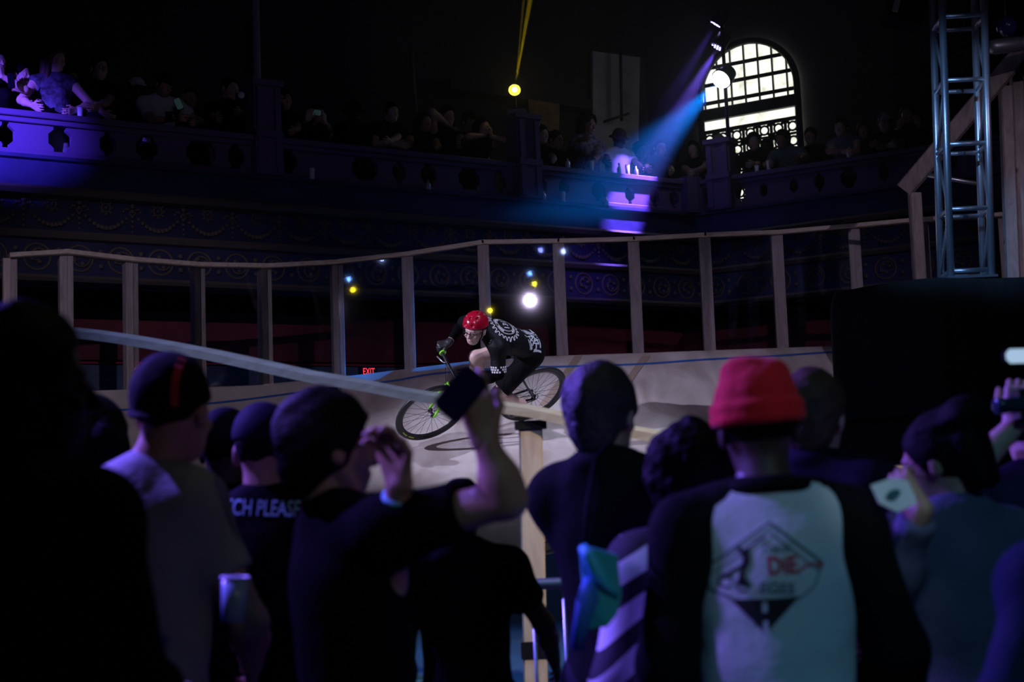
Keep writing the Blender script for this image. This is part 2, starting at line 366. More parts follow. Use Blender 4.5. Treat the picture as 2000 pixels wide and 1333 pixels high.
def headp(f, J, fine=True):
    s = J['s']; H = J['H']; c = J['head']; at_ = lambda x, y, z: c+H@np.array([x, y, z])*s
    f.ell(at_(0, -.012, .03), np.array([.077, .097, .09])*s, H, .03)
    f.ell(at_(0, .035, -.035), np.array([.060, .060, .083])*s, H, .03)
    f.ell(at_(0, .052, -.088), np.array([.036, .034, .028])*s, H, .03)
    if fine:
        f.ell(at_(0, .084, .018), np.array([.046, .014, .012])*s, H, .012)
        for x in (-1, 1):
            f.ell(at_(.031*x, .104, -.004), np.array([.017, .014, .012])*s, H, .012, sub=True)
            f.ell(at_(.031*x, .086, -.005), np.array([.0125]*3)*s, H, .002)
            f.ell(at_(.040*x, .078, -.035), np.array([.016, .013, .014])*s, H, .015)
        f.cone(at_(0, .094, .002), at_(0, .116, -.034), .008*s, .012*s, .010)
        f.ell(at_(0, .108, -.040), np.array([.017, .009, .008])*s, H, .008)
        f.ell(at_(0, .094, -.062), np.array([.023, .009, .005])*s, H, .006)
        f.ell(at_(0, .092, -.073), np.array([.020, .009, .006])*s, H, .006)
    for x in (-1, 1): f.ell(at_(.080*x, -.008, -.012), np.array([.009, .020, .032])*s, H, .010)
    f.cone(J['neck']-unit(J['head']-J['neck'])*.02*s, at_(0, -.022, -.045), .060*s, .053*s, .03)
def handp(f, W, d, nrm, s=1, curl=.5, side=1, spread=.0, g=0, thumb=.6, fingers=None):
    """W wrist, d finger direction, nrm palm normal (fingers curl to it), side = where the thumb is (+across)"""
    d = unit(d); nrm = unit(np.array(nrm)-d*(np.array(nrm)@d)); ac = np.cross(d, nrm)*side
    W = np.array(W, float)
    offs = (.030, .010, -.010, -.028); lens = (.070, .078, .072, .057)
    for i, (o, L) in enumerate(zip(offs, lens)):
        b = W+d*(.088 if i < 3 else .080)*s+ac*o*s
        f.cone(W+ac*o*.6*s, b, .014*s+g, .0125*s+g, .012)
        a = 0; c_ = curl if fingers is None else fingers[i]; dd = unit(d+ac*spread*(o/.03)); p = b
        for q, fr in enumerate((.45, .31, .24)):
            a += c_*(1.0 if q else .9)
            v = dd*math.cos(a)+nrm*math.sin(a); e = p+v*L*fr*s
            f.cone(p, e, (.0095-.0008*q)*s+g, (.0088-.0009*q)*s+g, .004); p = e
    b = W+d*.028*s+ac*.026*s; v = unit(d*.75+ac*.65+nrm*.35*thumb); e = b+v*.045*s
    f.cone(W+ac*.012*s, b, .016*s+g, .014*s+g, .012); f.cone(b, e, .014*s+g, .010*s+g, .006)
    v2 = unit(d*.9+ac*.1+nrm*.7*thumb); f.cone(e, e+v2*.032*s, .0100*s+g, .0085*s+g, .004)
def hair(f, J, style='short'):
    s = J['s']; H = J['H']; c = J['head']; at_ = lambda x, y, z: c+H@np.array([x, y, z])*s
    dr = lambda x, y, z: H@np.array([x, y, z])
    facecut = ((at_(0, .068, .045), dr(0, .86, -.50)), (at_(0, 0, -.075), dr(0, -.25, -1)))
    side = (at_(0, .03, -.02), dr(0, .95, -.3))
    if style == 'short': f.ell(at_(0, -.014, .030), np.array([.088, .108, .103])*s, H, .01, facecut)
    if style == 'full':
        f.ell(at_(0, -.016, .032), np.array([.095, .116, .108])*s, H, .01, facecut)
        f.ell(at_(0, -.060, -.040), np.array([.070, .055, .075])*s, H, .03, ((at_(0, -.01, -.03), dr(0, .95, -.3)),))
    if style == 'crop': f.ell(at_(0, -.012, .030), np.array([.081, .101, .094])*s, H, .01, facecut)
    if style == 'curly':
        f.ell(at_(0, -.03, .030), np.array([.135, .130, .135])*s, H, .02, ((at_(0, .06, .04), dr(0, .8, -.6)),))
        f.ell(at_(0, -.05, -.05), np.array([.115, .10, .08])*s, H, .03, (side,))
    if style in ('long', 'bob', 'tail'):
        f.ell(at_(0, -.016, .030), np.array([.092, .112, .107])*s, H, .01, facecut)
        if style != 'tail':
            zz = -.22 if style == 'long' else -.12
            for x in (-.05, 0, .05): f.cone(at_(x*1.1, -.065, .0), at_(x*1.3, -.075, zz), .052*s, .034*s, .03, (side,))
            for x in (-1, 1): f.cone(at_(.072*x, -.005, -.01), at_(.085*x, .0, zz), .028*s, .020*s, .03)
        else:
            f.cone(at_(0, -.11, .03), at_(0, -.16, -.12), .03*s, .018*s, .02)
    if style == 'updo':
        f.ell(at_(0, -.020, .030), np.array([.092, .112, .105])*s, H, .01, facecut)
        for i in range(5):
            a = -.06+i*.03
            f.cone(at_(a, .015, .112-abs(a)*.5), at_(a*1.1, -.10, .115-abs(a)*.4), .020*s, .024*s, .008)
        f.ell(at_(0, -.10, .10), np.array([.075, .06, .055])*s, H, .02)
        for x in (-.05, 0, .05): f.cone(at_(x, -.09, .03), at_(x*.9, -.10, -.07), .040*s, .030*s, .015, (side,))
def headwear(f, J, style):
    s = J['s']; H = J['H']; c = J['head']; at_ = lambda x, y, z: c+H@np.array([x, y, z])*s; dr = lambda x, y, z: H@np.array([x, y, z])
    tl = H@rotm((1, 0, 0), math.radians(10))
    if style == 'beanie':
        f.ell(at_(0, -.012, .048), np.array([.092, .113, .096])*s, H, .02, ((at_(0, 0, .015), dr(0, .12, -1)),))
        f.ell(at_(-.025, -.005, .130), np.array([.040, .045, .022])*s, H, .03); f.ell(at_(.04, -.02, .120), np.array([.03, .04, .022])*s, H, .03)
        f.tor(at_(0, -.012, .020), .089*s, .109*s, .017*s, H, .003); f.tor(at_(0, -.012, .042), .088*s, .108*s, .016*s, H, .003)
    if style == 'skullcap':
        f.ell(at_(0, -.012, .032), np.array([.086, .107, .104])*s, H, .01, ((at_(0, 0, .005), dr(0, .35, -1)),)); f.tor(at_(0, -.016, .012), .084*s, .104*s, .006*s, H@rotm((1, 0, 0), .3), .01)
    if style in ('cap', 'backcap'):
        sg = 1 if style == 'cap' else -1
        f.ell(at_(0, -.012, .042), np.array([.086, .106, .094])*s, H, .01, ((at_(0, 0, .028), dr(0, 0, -1)),))
        f.ell(at_(0, .115*sg, .040 if sg > 0 else .018), np.array([.066, .062, .010])*s, H@rotm((1, 0, 0), -.25*sg), .008)
    if style == 'bucket':
        f.ell(at_(0, -.012, .055), np.array([.088, .104, .080])*s, H, .02, ((at_(0, 0, .03), dr(0, 0, -1)),))
        f.cone(at_(0, -.012, .045), at_(0, -.012, .020), .092*s, .12*s, .01, ((at_(0, 0, .04), dr(0, 0, 1)), (at_(0, 0, .008), dr(0, 0, -1))))
        f.tor(at_(0, -.010, .012), .118*s, .132*s, .012*s, H, .02)
def merge(lst): return lst
SKIN = {}
def person(label, J, loc, yaw, top=('tee', None), pants=None, skin=None, hairdo=('short', None), hat=None, res=.012, hres=.007, bulk=1, fem=0,
           hands=None, group=None, fine=True, name='person', shoes=None, hnoise=.003, collar=None, extra=None, hands_res=.005, sleeves=None, glasses=False, worldframe=False, thick=1, neckcut=.0):
    root = empty(name, loc, 0 if worldframe else yaw); tag(root, label, 'person', group); root['_p'] = 1; del root['_p']
    s = J['s']; T = tframe(J); up = T[:, 2]
    b = Fig(); torso(b, J, 0, bulk, fem)
    for sd in 'rl': arm(b, J, sd, thick=thick)
    legs(b, J); feet(b, J)
    b.cone(J['neck'], J['neck']+unit(J['head']-J['neck'])*.06*s, .058*s, .054*s)
    isl = [b.mesh(res)]
    h = Fig(); headp(h, J, fine); isl.append(h.mesh(hres))
    for sd in 'rl':
        hp = (hands or {}).get(sd, {})
        if hp is False: continue
        d = hp.get('d', unit(J['wr'+sd]-J['el'+sd])); n_ = hp.get('n', (1 if sd == 'l' else -1)*T[:, 0])
        hf = Fig(); hf.cone(J['wr'+sd]-unit(J['wr'+sd]-J['el'+sd])*.03, J['wr'+sd], .028*s, .025*s, .01)
        handp(hf, J['wr'+sd], d, n_, s, hp.get('curl', .35), hp.get('side', 1 if sd == 'r' else -1), hp.get('spread', .1), fingers=hp.get('fingers'))
        isl.append(hf.mesh(hands_res))
    body = meshobj('body', isl, skin or MAT['skin'], root)
    kind, tm = top
    tm = tm or MAT['black_cloth']
    hemz = J['pelvis']-up*(.06 if kind not in ('jacket', 'coat') else .14)*s
    nc = ((J['neck']+up*(.045+neckcut)*s-T[:, 1]*.0, up+T[:, 1]*.35), (hemz, -up))
    g = {'tee': .014, 'tank': .008, 'shirt': .018, 'jacket': .026, 'coat': .03, 'raglan': .016, 'jersey': .008}[kind]
    if kind == 'raglan': nc = ((J['neck']+up*.012*s, up+T[:, 1]*.30), (hemz, -up))
    t = Fig(); torso(t, J, g, bulk, fem, k=.06, cuts=nc, boxy=1)
    nz = {'tee': .0035, 'tank': .002, 'shirt': .006, 'jacket': .005, 'coat': .006, 'raglan': .0035, 'jersey': .002}[kind]
    if kind in ('tee', 'jersey'):
        for sd in 'rl': arm(t, J, sd, g, upto=.62 if kind == 'tee' else .8, k=.045, thick=thick)
    elif kind in ('shirt', 'jacket', 'coat'):
        for sd in 'rl': arm(t, J, sd, g, upto=1.93 if sleeves is None else sleeves, k=.045, thick=thick)
    if kind in ('jacket', 'coat', 'shirt'): 
        hv = J['head']-J['neck']
        t.tor(J['neck']+up*.035*s, .068*s, .072*s, .016*s+g*.2, T, .015)
    top_o = meshobj({'tee': 't_shirt', 'tank': 'tank_top', 'shirt': 'shirt', 'jacket': 'jacket', 'coat': 'coat', 'raglan': 't_shirt', 'jersey': 'jersey'}[kind], [t.mesh(res, nz*s, 16, int(abs(loc[0])*100) % 97)], tm, root)
    if kind == 'raglan':
        for sd in 'rl':
            a = Fig(); arm(a, J, sd, g+.008, upto=1.9, k=.03); S = J['sh'+sd]; sx = 1 if sd == 'r' else -1
            a.cone(J['neck']+up*.01*s+T[:, 0]*sx*.05*s, S, .042*s+g, .056*s+g+.008, .03, ((J['neck']+up*.045*s, up+T[:, 1]*.35),))
            a.ell(S-up*.05*s, np.array([.062, .075, .09])*s+g, T, .03)
            meshobj('sleeve', [a.mesh(res, .003, 18, 3)], MAT['black_cloth'], root)
        a = Fig(); a.tor(J['neck']+up*.020*s-T[:, 1]*.004, .082*s, .080*s, .019*s, T@rotm((1, 0, 0), -.25), .01); meshobj('collar', [a.mesh(.006)], MAT['black_cloth'], root)
    pg = Fig(); legs(pg, J, .018, upto=1.93); pf = pframe(J)
    pg.ell(J['pelvis']-pf[:, 1]*.01*s-pf[:, 2]*.02*s, np.array([.158, .118, .13])*s*np.array([bulk, bulk, 1])+.012, pf, .05, ((J['pelvis']+pf[:, 2]*.045*s, pf[:, 2]),))
    if pants != 'skirt': meshobj('trousers', [pg.mesh(res*1.15, .003, 14, 5)], pants or MAT['dark_denim'], root)
    else:
        pg = Fig(); pg.ell(J['pelvis'], np.array([.17, .13, .13])*s, None, .05, ((J['pelvis']+pf[:, 2]*.045*s, pf[:, 2]),))
        pg.cone(J['pelvis']-np.array([0, 0, .05])*s, J['pelvis']-np.array([0, 0, .48])*s, .15*s, .19*s, .05, ((J['pelvis']-np.array([0, 0, .46])*s, np.array([0, 0, -1])),))
        meshobj('skirt', [pg.mesh(res*1.15, .005, 20, 5)], MAT['grey_skirt'], root)
    sh = Fig(); feet(sh, J, .010)
    meshobj('shoes', [sh.mesh(res)], shoes or MAT['dark_shoe'], root)
    if hairdo:
        hf = Fig(); hair(hf, J, hairdo[0]); cr = {'curly': .010, 'short': .004, 'full': .005}.get(hairdo[0], .003)
        meshobj('hair', [hf.mesh(hres, cr*s, 60 if hairdo[0] != 'updo' else 45, 11)], hairdo[1] or MAT['dark_hair'], root)
    if hat:
        hf = Fig(); headwear(hf, J, hat[0]); meshobj({'beanie': 'beanie', 'skullcap': 'cap', 'cap': 'cap', 'backcap': 'cap', 'bucket': 'bucket_hat'}[hat[0]], [hf.mesh(hres, .0018 if hat[0] == 'beanie' else 0, 70, 2)], hat[1], root)
    if glasses:
        H = J['H']; c = J['head']; at_ = lambda x, y, z: c+H@np.array([x, y, z])*s
        q = MB()
        for x in (-1, 1):
            q.ring(at_(.031*x, .107, -.004), H@np.array([.12*x, 1, 0]), .021*s, .0022*s, 20, 6)
            q.tube([at_(.052*x, .104, .002), at_(.078*x, .07, .004), at_(.084*x, .0, .004), at_(.082*x, -.02, -.012)], .0022*s, 6)
        q.tube([at_(-.011, .108, .0), at_(0, .111, .003), at_(.011, .108, .0)], .0022*s, 6)
        q.build('glasses', MAT['black_plastic'], root)
    return root
def W2L(root_loc, yaw, p):
    """world point -> figure-local point"""
    c, s_ = math.cos(-yaw), math.sin(-yaw); d = np.array(p, float)-np.array(root_loc, float)
    return np.array([c*d[0]-s_*d[1], s_*d[0]+c*d[1], d[2]])
def L2W(root_loc, yaw, p):
    c, s_ = math.cos(yaw), math.sin(yaw); return np.array(root_loc)+np.array([c*p[0]-s_*p[1], s_*p[0]+c*p[1], p[2]])
# ------------------------------------------------------------------ material list
MAT = {}
MAT['skin'] = mat('skin', (.55, .36, .28), .5, bump=.15, bscale=150, bdist=.002, spec=.35)
MAT['skin_tan'] = mat('skin_tan', (.38, .22, .15), .5, bump=.15, bscale=150, bdist=.002, spec=.35)
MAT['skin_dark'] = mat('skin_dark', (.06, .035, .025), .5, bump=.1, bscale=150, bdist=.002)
MAT['black_cloth'] = mat('black_cloth', (.006, .006, .007), .85, bump=.25, bscale=14, bdist=.03, spec=.06)
MAT['black_knit'] = mat('black_knit', (.004, .004, .005), .9, bump=.2, bscale=20, bdist=.02, spec=.04)
MAT['dark_denim'] = mat('dark_denim', (.012, .014, .025), .85, bump=.2, bscale=30, spec=.2)
MAT['dark_shoe'] = mat('dark_shoe', (.015, .015, .017), .5)
MAT['dark_hair'] = mat('dark_hair', (.005, .004, .004), .65, bump=.6, bscale=110, bdist=.006, spec=.08)
MAT['brown_hair'] = mat('brown_hair', (.09, .05, .03), .55, bump=.6, bscale=110, bdist=.006, spec=.3)
MAT['grey_hair'] = mat('grey_hair', (.03, .032, .03), .55, bump=.9, bscale=90, bdist=.01, vary=.5, vscale=40)
MAT['black_plastic'] = mat('black_plastic', (.01, .01, .012), .3)
MAT['grey_skirt'] = mat('grey_skirt', (.25, .25, .27), .8, bump=.2, bscale=20)
MAT['stud'] = wood_mat('stud_wood', (.62, .52, .47), (.45, .36, .32), (4, 4, .6), nscale=5)
MAT['rail_wood'] = wood_mat('rail_wood', (.66, .58, .48), (.50, .40, .30), (.7, 4, 4), nscale=5)
MAT['chrome'] = mat('chrome', (.6, .62, .65), .25, 1)
MAT['steel_blue'] = mat('brushed_aluminium', (.55, .60, .64), .38, .85, bump=.05, bscale=60)
# ------------------------------------------------------------------ building shell
RZ, LZ, MZ1, MZ2, MZ3, BF = CZ+3.65, CZ+3.23, CZ+2.90, CZ+2.49, CZ+2.08, CZ+2.65
def xy(p): return np.array([p[0], p[1]])
rA, rC, rB = xy(PZ(0, 215, RZ)), xy(PZ(1352, 357, RZ)), xy(PZ(1600, 319, RZ))
rA = rC+(rA-rC)*1.22; rB = rC+(rB-rC)*2.6
def nrm2(a, b):
    d = (b-a)/np.linalg.norm(b-a); n = np.array([d[1], -d[0]]); return n
nL, nR = nrm2(rA, rC), nrm2(rC, rB)      # towards the camera
def off(o):
    """balcony line moved o metres toward the camera: left end, corner, right end"""
    a, c1 = rA+nL*o, rC+nL*o; c2, b = rC+nR*o, rB+nR*o
    d1 = c1-a; d2 = b-c2
    t = np.linalg.solve(np.array([d1, -d2]).T, c2-a); return a, a+d1*t[0], b
def sweep(mb, prof):
    rows = []
    for o, z in prof:
        rows.append([np.array([*q, z]) for q in off(o)])
    n = len(prof); vs = [r[k] for k in range(3) for r in rows]; fs = []
    for k in range(2):
        for i in range(n):
            j = (i+1) % n; fs.append((k*n+i, k*n+j, (k+1)*n+j, (k+1)*n+i))
    fs += [tuple(range(n)), tuple(range(2*n, 3*n))[::-1]]
    mb.add(vs, fs)
def struct(name, mb, m): o = mb.build(name, m); o['kind'] = 'structure'; return o
m_fascia = mat('fascia_paint', (.045, .05, .125), .45, bump=.25, bscale=9, bdist=.02, vary=.25, vscale=2.5)
m_purple = mat('purple_paint', (.13, .08, .18), .55, bump=.1, bscale=20)
m_gold = mat('dull_gilt', (.15, .12, .10), .6, bump=.2, bscale=50, bdist=.005)
m_darkwall = mat('dark_wall', (.035, .035, .045), .8, bump=.2, bscale=6, vary=.3, vscale=1.5)
m_floor = mat('black_floor', (.03, .03, .035), .5, vary=.3)
fl = MB(); fl.box((0, 9, -.05), (30, 34, .1)); struct('floor', fl, m_floor)
ce = MB(); ce.box((0, 9, 12.05), (30, 34, .1)); struct('ceiling', ce, m_darkwall)
BW = -3.2
def offL(o): a, c, b = off(o); return a, c, b
a_, c_, b_ = off(BW)
def wallseg(p, q, z0, z1, t=.15):
    mb = MB(); p = np.array([*p, 0]); q = np.array([*q, 0]); d = (q-p)/np.linalg.norm(q-p); n = np.array([d[1], -d[0], 0])
    vs = [p+np.array([0, 0, z0]), q+np.array([0, 0, z0]), q+np.array([0, 0, z1]), p+np.array([0, 0, z1])]
    vs += [v-n*t for v in vs]
    mb.add(vs, [(0, 1, 2, 3), (7, 6, 5, 4), (0, 4, 5, 1), (1, 5, 6, 2), (2, 6, 7, 3), (3, 7, 4, 0)]); return mb
struct('wall_left', wallseg(a_-(c_-a_)*.2, c_, 0, 12), m_darkwall)
struct('wall_right', wallseg(c_, b_+(b_-c_)*.6, 0, 12), m_darkwall)
# balcony slab and fascia (ledge, plain fascia, mouldings, frieze bands)
oL = float(np.mean([(xy(PZ(x, y, LZ))-rC)@nL for x, y in ((0, 293), (600, 351))]))
print('ledge offset', oL, (xy(PZ(1600, 386, LZ))-rC)@nR)
oL = max(.08, oL)
sl = MB(); sweep(sl, [(oL, LZ), (oL, LZ-.035), (oL-.04, LZ-.05), (oL-.04, MZ1+.02), (oL-.10, MZ1), (oL-.10, MZ3), (oL-.25, MZ3-.06), (oL-.35, MZ3-.06), (oL-.35, BF-.25), (BW+.02, BF-.25), (BW+.02, BF), (-.12, BF), (-.12, LZ)])
struct('trim_1', sl, m_fascia)
tr = MB(); sweep(tr, [(oL+.03, MZ1+.03), (oL+.05, MZ1), (oL+.02, MZ1-.045), (oL-.08, MZ1-.06), (oL-.08, MZ1+.03)]); struct('trim_2', tr, m_gold)
tr = MB(); sweep(tr, [(oL-.02, MZ2+.03), (oL-.0, MZ2), (oL-.03, MZ2-.04), (oL-.09, MZ2-.05), (oL-.09, MZ2+.03)]); struct('trim_3', tr, m_gold)
tr = MB(); sweep(tr, [(oL-.04, MZ3+.02), (oL-.02, MZ3-.01), (oL-.05, MZ3-.04), (oL-.14, MZ3-.05), (oL-.14, MZ3+.02)]); struct('trim_4', tr, m_gold)
def lump(mb, c, r, fr):
    x, y, z = fr; vs = []; n = 6
    for j, (h, k) in enumerate(((-.6, .75), (0, 1), (.6, .75))):
        vs += [c+x*math.cos(2*PI*i/n)*r*k+z*math.sin(2*PI*i/n)*r*k+y*r*(.15+.4*(j)) for i in range(n)]
    fs = [(j*n+i, j*n+(i+1) % n, (j+1)*n+(i+1) % n, (j+1)*n+i) for j in range(2) for i in range(n)]+[tuple(range(2*n, 3*n))]
    mb.add(vs, fs, True)
for wi, (p, q, nn, o0) in enumerate(((off(oL-.10)[0], off(oL-.10)[1], nL, 0), (off(oL-.10)[1], off(oL-.10)[2], nR, 0))):
    L = np.linalg.norm(q-p); d = (q-p)/L; d3 = np.array([*d, 0]); n3 = np.array([*nn, 0]); z3 = np.array([0, 0, 1.]); fr = (d3, n3, z3)
    mb = MB(); per = .52; N = int(L/per); zc = (MZ1+MZ2)/2
    for i in range(N):
        x0 = (i+.5)*L/N; pc = np.array([*(p+d*x0), zc])
        mb.ring(pc+z3*.09, n3, .045, .013, 14, 5); lump(mb, pc+z3*.09, .022, fr)
        for k in range(8):
            a = 2*PI*k/8; lump(mb, pc+z3*.09+(d3*math.cos(a)+z3*math.sin(a))*.065, .016, fr)
        for k in range(13):       # garland from drop to drop, hanging under the rosette
            t = -1+2*k/12; lump(mb, pc+d3*t*per*.46+z3*(-.11+.17*t*t*.9), .018+.012*(1-t*t), fr)
        pe = pc+d3*per*.5
        for k in range(7): lump(mb, pe+z3*(.12-.05*k), .030-.003*k, fr)
        for sg in (-1, 1):
            for k in range(4): lump(mb, pe+d3*sg*(.02+.022*k)+z3*(.06+.035*math.sin(k)), .018, fr)
    struct('trim_%d' % (5+wi*2), mb, m_gold)
    mb = MB(); per = .40; N = int(L/per); zc = (MZ2+MZ3)/2-.01
    for i in range(N):
        x0 = (i+.5)*L/N; pc = np.array([*(p+d*x0), zc]); sg = 1 if i % 2 else -1
        mb.ring(pc, n3, .125, .016, 20, 5)
        pts = [pc+(d3*math.cos(a)+z3*math.sin(a)*sg)*(.10-.014*a)+n3*.01 for a in np.linspace(0, 5.2, 14)]; mb.tube(pts, .013, 5)
        for k in range(4):
            a = k*PI/2+.4; lump(mb, pc+(d3*math.cos(a)+z3*math.sin(a))*.055, .026, fr)
        lump(mb, pc+d3*per*.5+z3*.07, .03, fr); lump(mb, pc+d3*per*.5-z3*.07, .03, fr)
    struct('trim_%d' % (6+wi*2), mb, m_gold)
# lower hall behind the track: recessed wall with dark red band, counter and shelf lines
m_red = mat('dark_red_paint', (.22, .035, .05), .6, vary=.3, vscale=2)
m_counter = mat('blue_grey_panel', (.12, .15, .24), .6, vary=.2)
def seg_box(mb, o0, z0, z1, th, sides=(0, 1)):
    for k in sides:
        p, q = off(o0)[k], off(o0)[k+1]; p2, q2 = off(o0-th)[k], off(o0-th)[k+1]
        vs = [(*p, z0), (*q, z0), (*q, z1), (*p, z1), (*p2, z0), (*q2, z0), (*q2, z1), (*p2, z1)]
        mb.add(vs, [(0, 1, 2, 3), (7, 6, 5, 4), (0, 4, 5, 1), (1, 5, 6, 2), (2, 6, 7, 3), (3, 7, 4, 0)])
for nm, z0, z1, mm, o_ in (('trim_9', CZ+1.42, CZ+1.95, m_red, -1.2), ('trim_10', CZ+.85, CZ+1.36, m_counter, -1.15), ('trim_11', 0, CZ+.80, m_darkwall, -1.2)):
    mb = MB(); seg_box(mb, o_, z0, z1, .1); struct(nm, mb, mm)
mb = MB(); seg_box(mb, -1.10, CZ+1.37, CZ+1.39, .1); struct('trim_12', mb, mat('bright_red_edge', (.5, .03, .06), .5))
# ------------------------------------------------------------------ arched window in the right wall
nR3 = np.array([*nR, 0]); dR3 = np.array([*((rB-rC)/np.linalg.norm(rB-rC)), 0]); z3 = np.array([0, 0, 1.])
pw = np.array([*(off(BW+.06)[1]), 0])
def onwall(x, y):
    v = ray(x, y); t = ((pw-CAM)@nR3)/(v@nR3); q = CAM+v*t; return (q-pw)@dR3, q[2]
wl, zsp = onwall(1372, 232); wr_, _ = onwall(1560, 190); _, ztop = onwall(1480, 78); _, zbot = onwall(1470, 400)
zmid = onwall(1470, 245)[1]; z_bar = onwall(1470, 212)[1]
Wd = wr_-wl; cx = (wl+wr_)/2; Rr = Wd/2
z_sp = ztop-Rr
print('window', wl, wr_, zbot, z_sp, ztop)
def wp(a, z, o=0): return pw+dR3*a+z3*z+nR3*o-z3*0
glass_mat = bpy.data.materials.new('glass_block'); glass_mat.use_nodes = True
nt = glass_mat.node_tree; nt.nodes.clear()
e = nt.nodes.new('ShaderNodeEmission'); o_ = nt.nodes.new('ShaderNodeOutputMaterial'); tc = nt.nodes.new('ShaderNodeTexCoord')
n1 = nt.nodes.new('ShaderNodeTexNoise'); n1.inputs['Scale'].default_value = 7; n1.inputs['Detail'].default_value = 4
r1 = nt.nodes.new('ShaderNodeValToRGB'); r1.color_ramp.elements[0].position = .25; r1.color_ramp.elements[0].color = (.62, .62, .48, 1); r1.color_ramp.elements[1].position = .5; r1.color_ramp.elements[1].color = (1, 1, .90, 1)
nt.links.new(tc.outputs['Object'], n1.inputs['Vector']); nt.links.new(n1.outputs['Fac'], r1.inputs['Fac']); nt.links.new(r1.outputs['Color'], e.inputs[0]); e.inputs[1].default_value = 1.25; nt.links.new(e.outputs[0], o_.inputs[0])
out = [(wl, zbot)]+[(wr_, zbot)]+[(cx+Rr*math.cos(t), z_sp+Rr*math.sin(t)) for t in np.linspace(0, PI, 24)]
win = empty('window_1', wp(cx, zbot)); win['kind'] = 'structure'
mb = MB(); mb.prism(out, pw, dR3, z3, nR3*-.03); wpart(mb, 'pane', glass_mat, win)
m_frame = mat('window_frame_paint', (.05, .05, .045), .6); m_putty = mat('putty_trim', (.45, .43, .36), .7)
mb = MB()
inner = [(wl, zbot), (wl, z_sp)]+[(cx-Rr*math.cos(t), z_sp+Rr*math.sin(t)) for t in np.linspace(0, PI, 24)]+[(wr_, zbot)]
mb.tube([wp(a, z, .05) for a, z in inner], .05, 8); wpart(mb, 'frame', m_frame, win)
mb = MB()
def arch_half(z):
    return Rr if z < z_sp else math.sqrt(max(0, Rr**2-(z-z_sp)**2))
rowh = (z_bar-ztop)
rows = [onwall(1500, y)[1] for y in (112, 146, 182)]
for z in rows:
    h_ = arch_half(z)
    for dz in (-.014, .014): mb.beam(wp(cx-h_, z+dz, .02), wp(cx+h_, z+dz, .02), .03, .012, nR3)
wpart(mb, 'muntin', m_frame, win)
mb = MB()
for i in range(7):
    a = wl+Wd*(i+.3)/7.0; h_ = abs(a-cx)
    zt = z_sp+math.sqrt(max(0, Rr**2-h_**2)); mb.beam(wp(a, z_bar, .012), wp(a, zt, .012), .028, .03, nR3)
wpart(mb, 'glazing_bar', m_putty, win)
mb = MB(); zb1, zb2 = onwall(1470, 224)[1], onwall(1470, 201)[1]
mb.box(wp(cx, (zb1+zb2)/2, .05), (.1, .1, abs(zb2-zb1)))
mb = MB(); mb.beam(wp(wl-.05, (zb1+zb2)/2, .06), wp(wr_+.0, (zb1+zb2)/2, .06), abs(zb2-zb1), .10, nR3); wpart(mb, 'transom', m_frame, win)
# lattice of interlaced circles below the transom
zl1, zl0 = onwall(1470, 246)[1], zbot
mb = MB(); cell = Wd/7
mb.beam(wp(wl, zl1, .05), wp(wr_, zl1, .05), .05, .06, nR3)
for i in range(8):
    a = wl+Wd*i/7; mb.beam(wp(a, zl0, .03), wp(a, zl1, .03), .035, .05, nR3)
for j in range(int((zl1-zl0)/cell)+1):
    z = zl1-cell*j
    if z < zl0+.01: break
    mb.beam(wp(wl, z, .03), wp(wr_, z, .03), .03, .05, nR3)
    for i in range(7):
        c0 = wp(wl+Wd*(i+.5)/7, z-cell/2, .03); mb.ring(c0, nR3, cell*.30, .016, 16, 5)
        for sx in (-1, 1):
            for sz in (-1, 1): mb.tube([c0+dR3*sx*cell*.22+z3*sz*cell*.22, c0+dR3*sx*cell*.48+z3*sz*cell*.48], .024, 5)
wpart(mb, 'lattice', m_frame, win)
# ------------------------------------------------------------------ balcony balustrade: wide pierced panels between newel piers
def rail_t(px, wing):
    """distance along the wing's rail line seen at pixel column px"""
    p, q = (rA, rC) if wing == 0 else (rC, rB); d = (q-p)/np.linalg.norm(q-p)
    y0 = 300
    v = ray(px, y0); v2 = np.array([v[0], v[1]]); t = np.linalg.solve(np.array([d, -v2]).T, -p); return t[0]
    
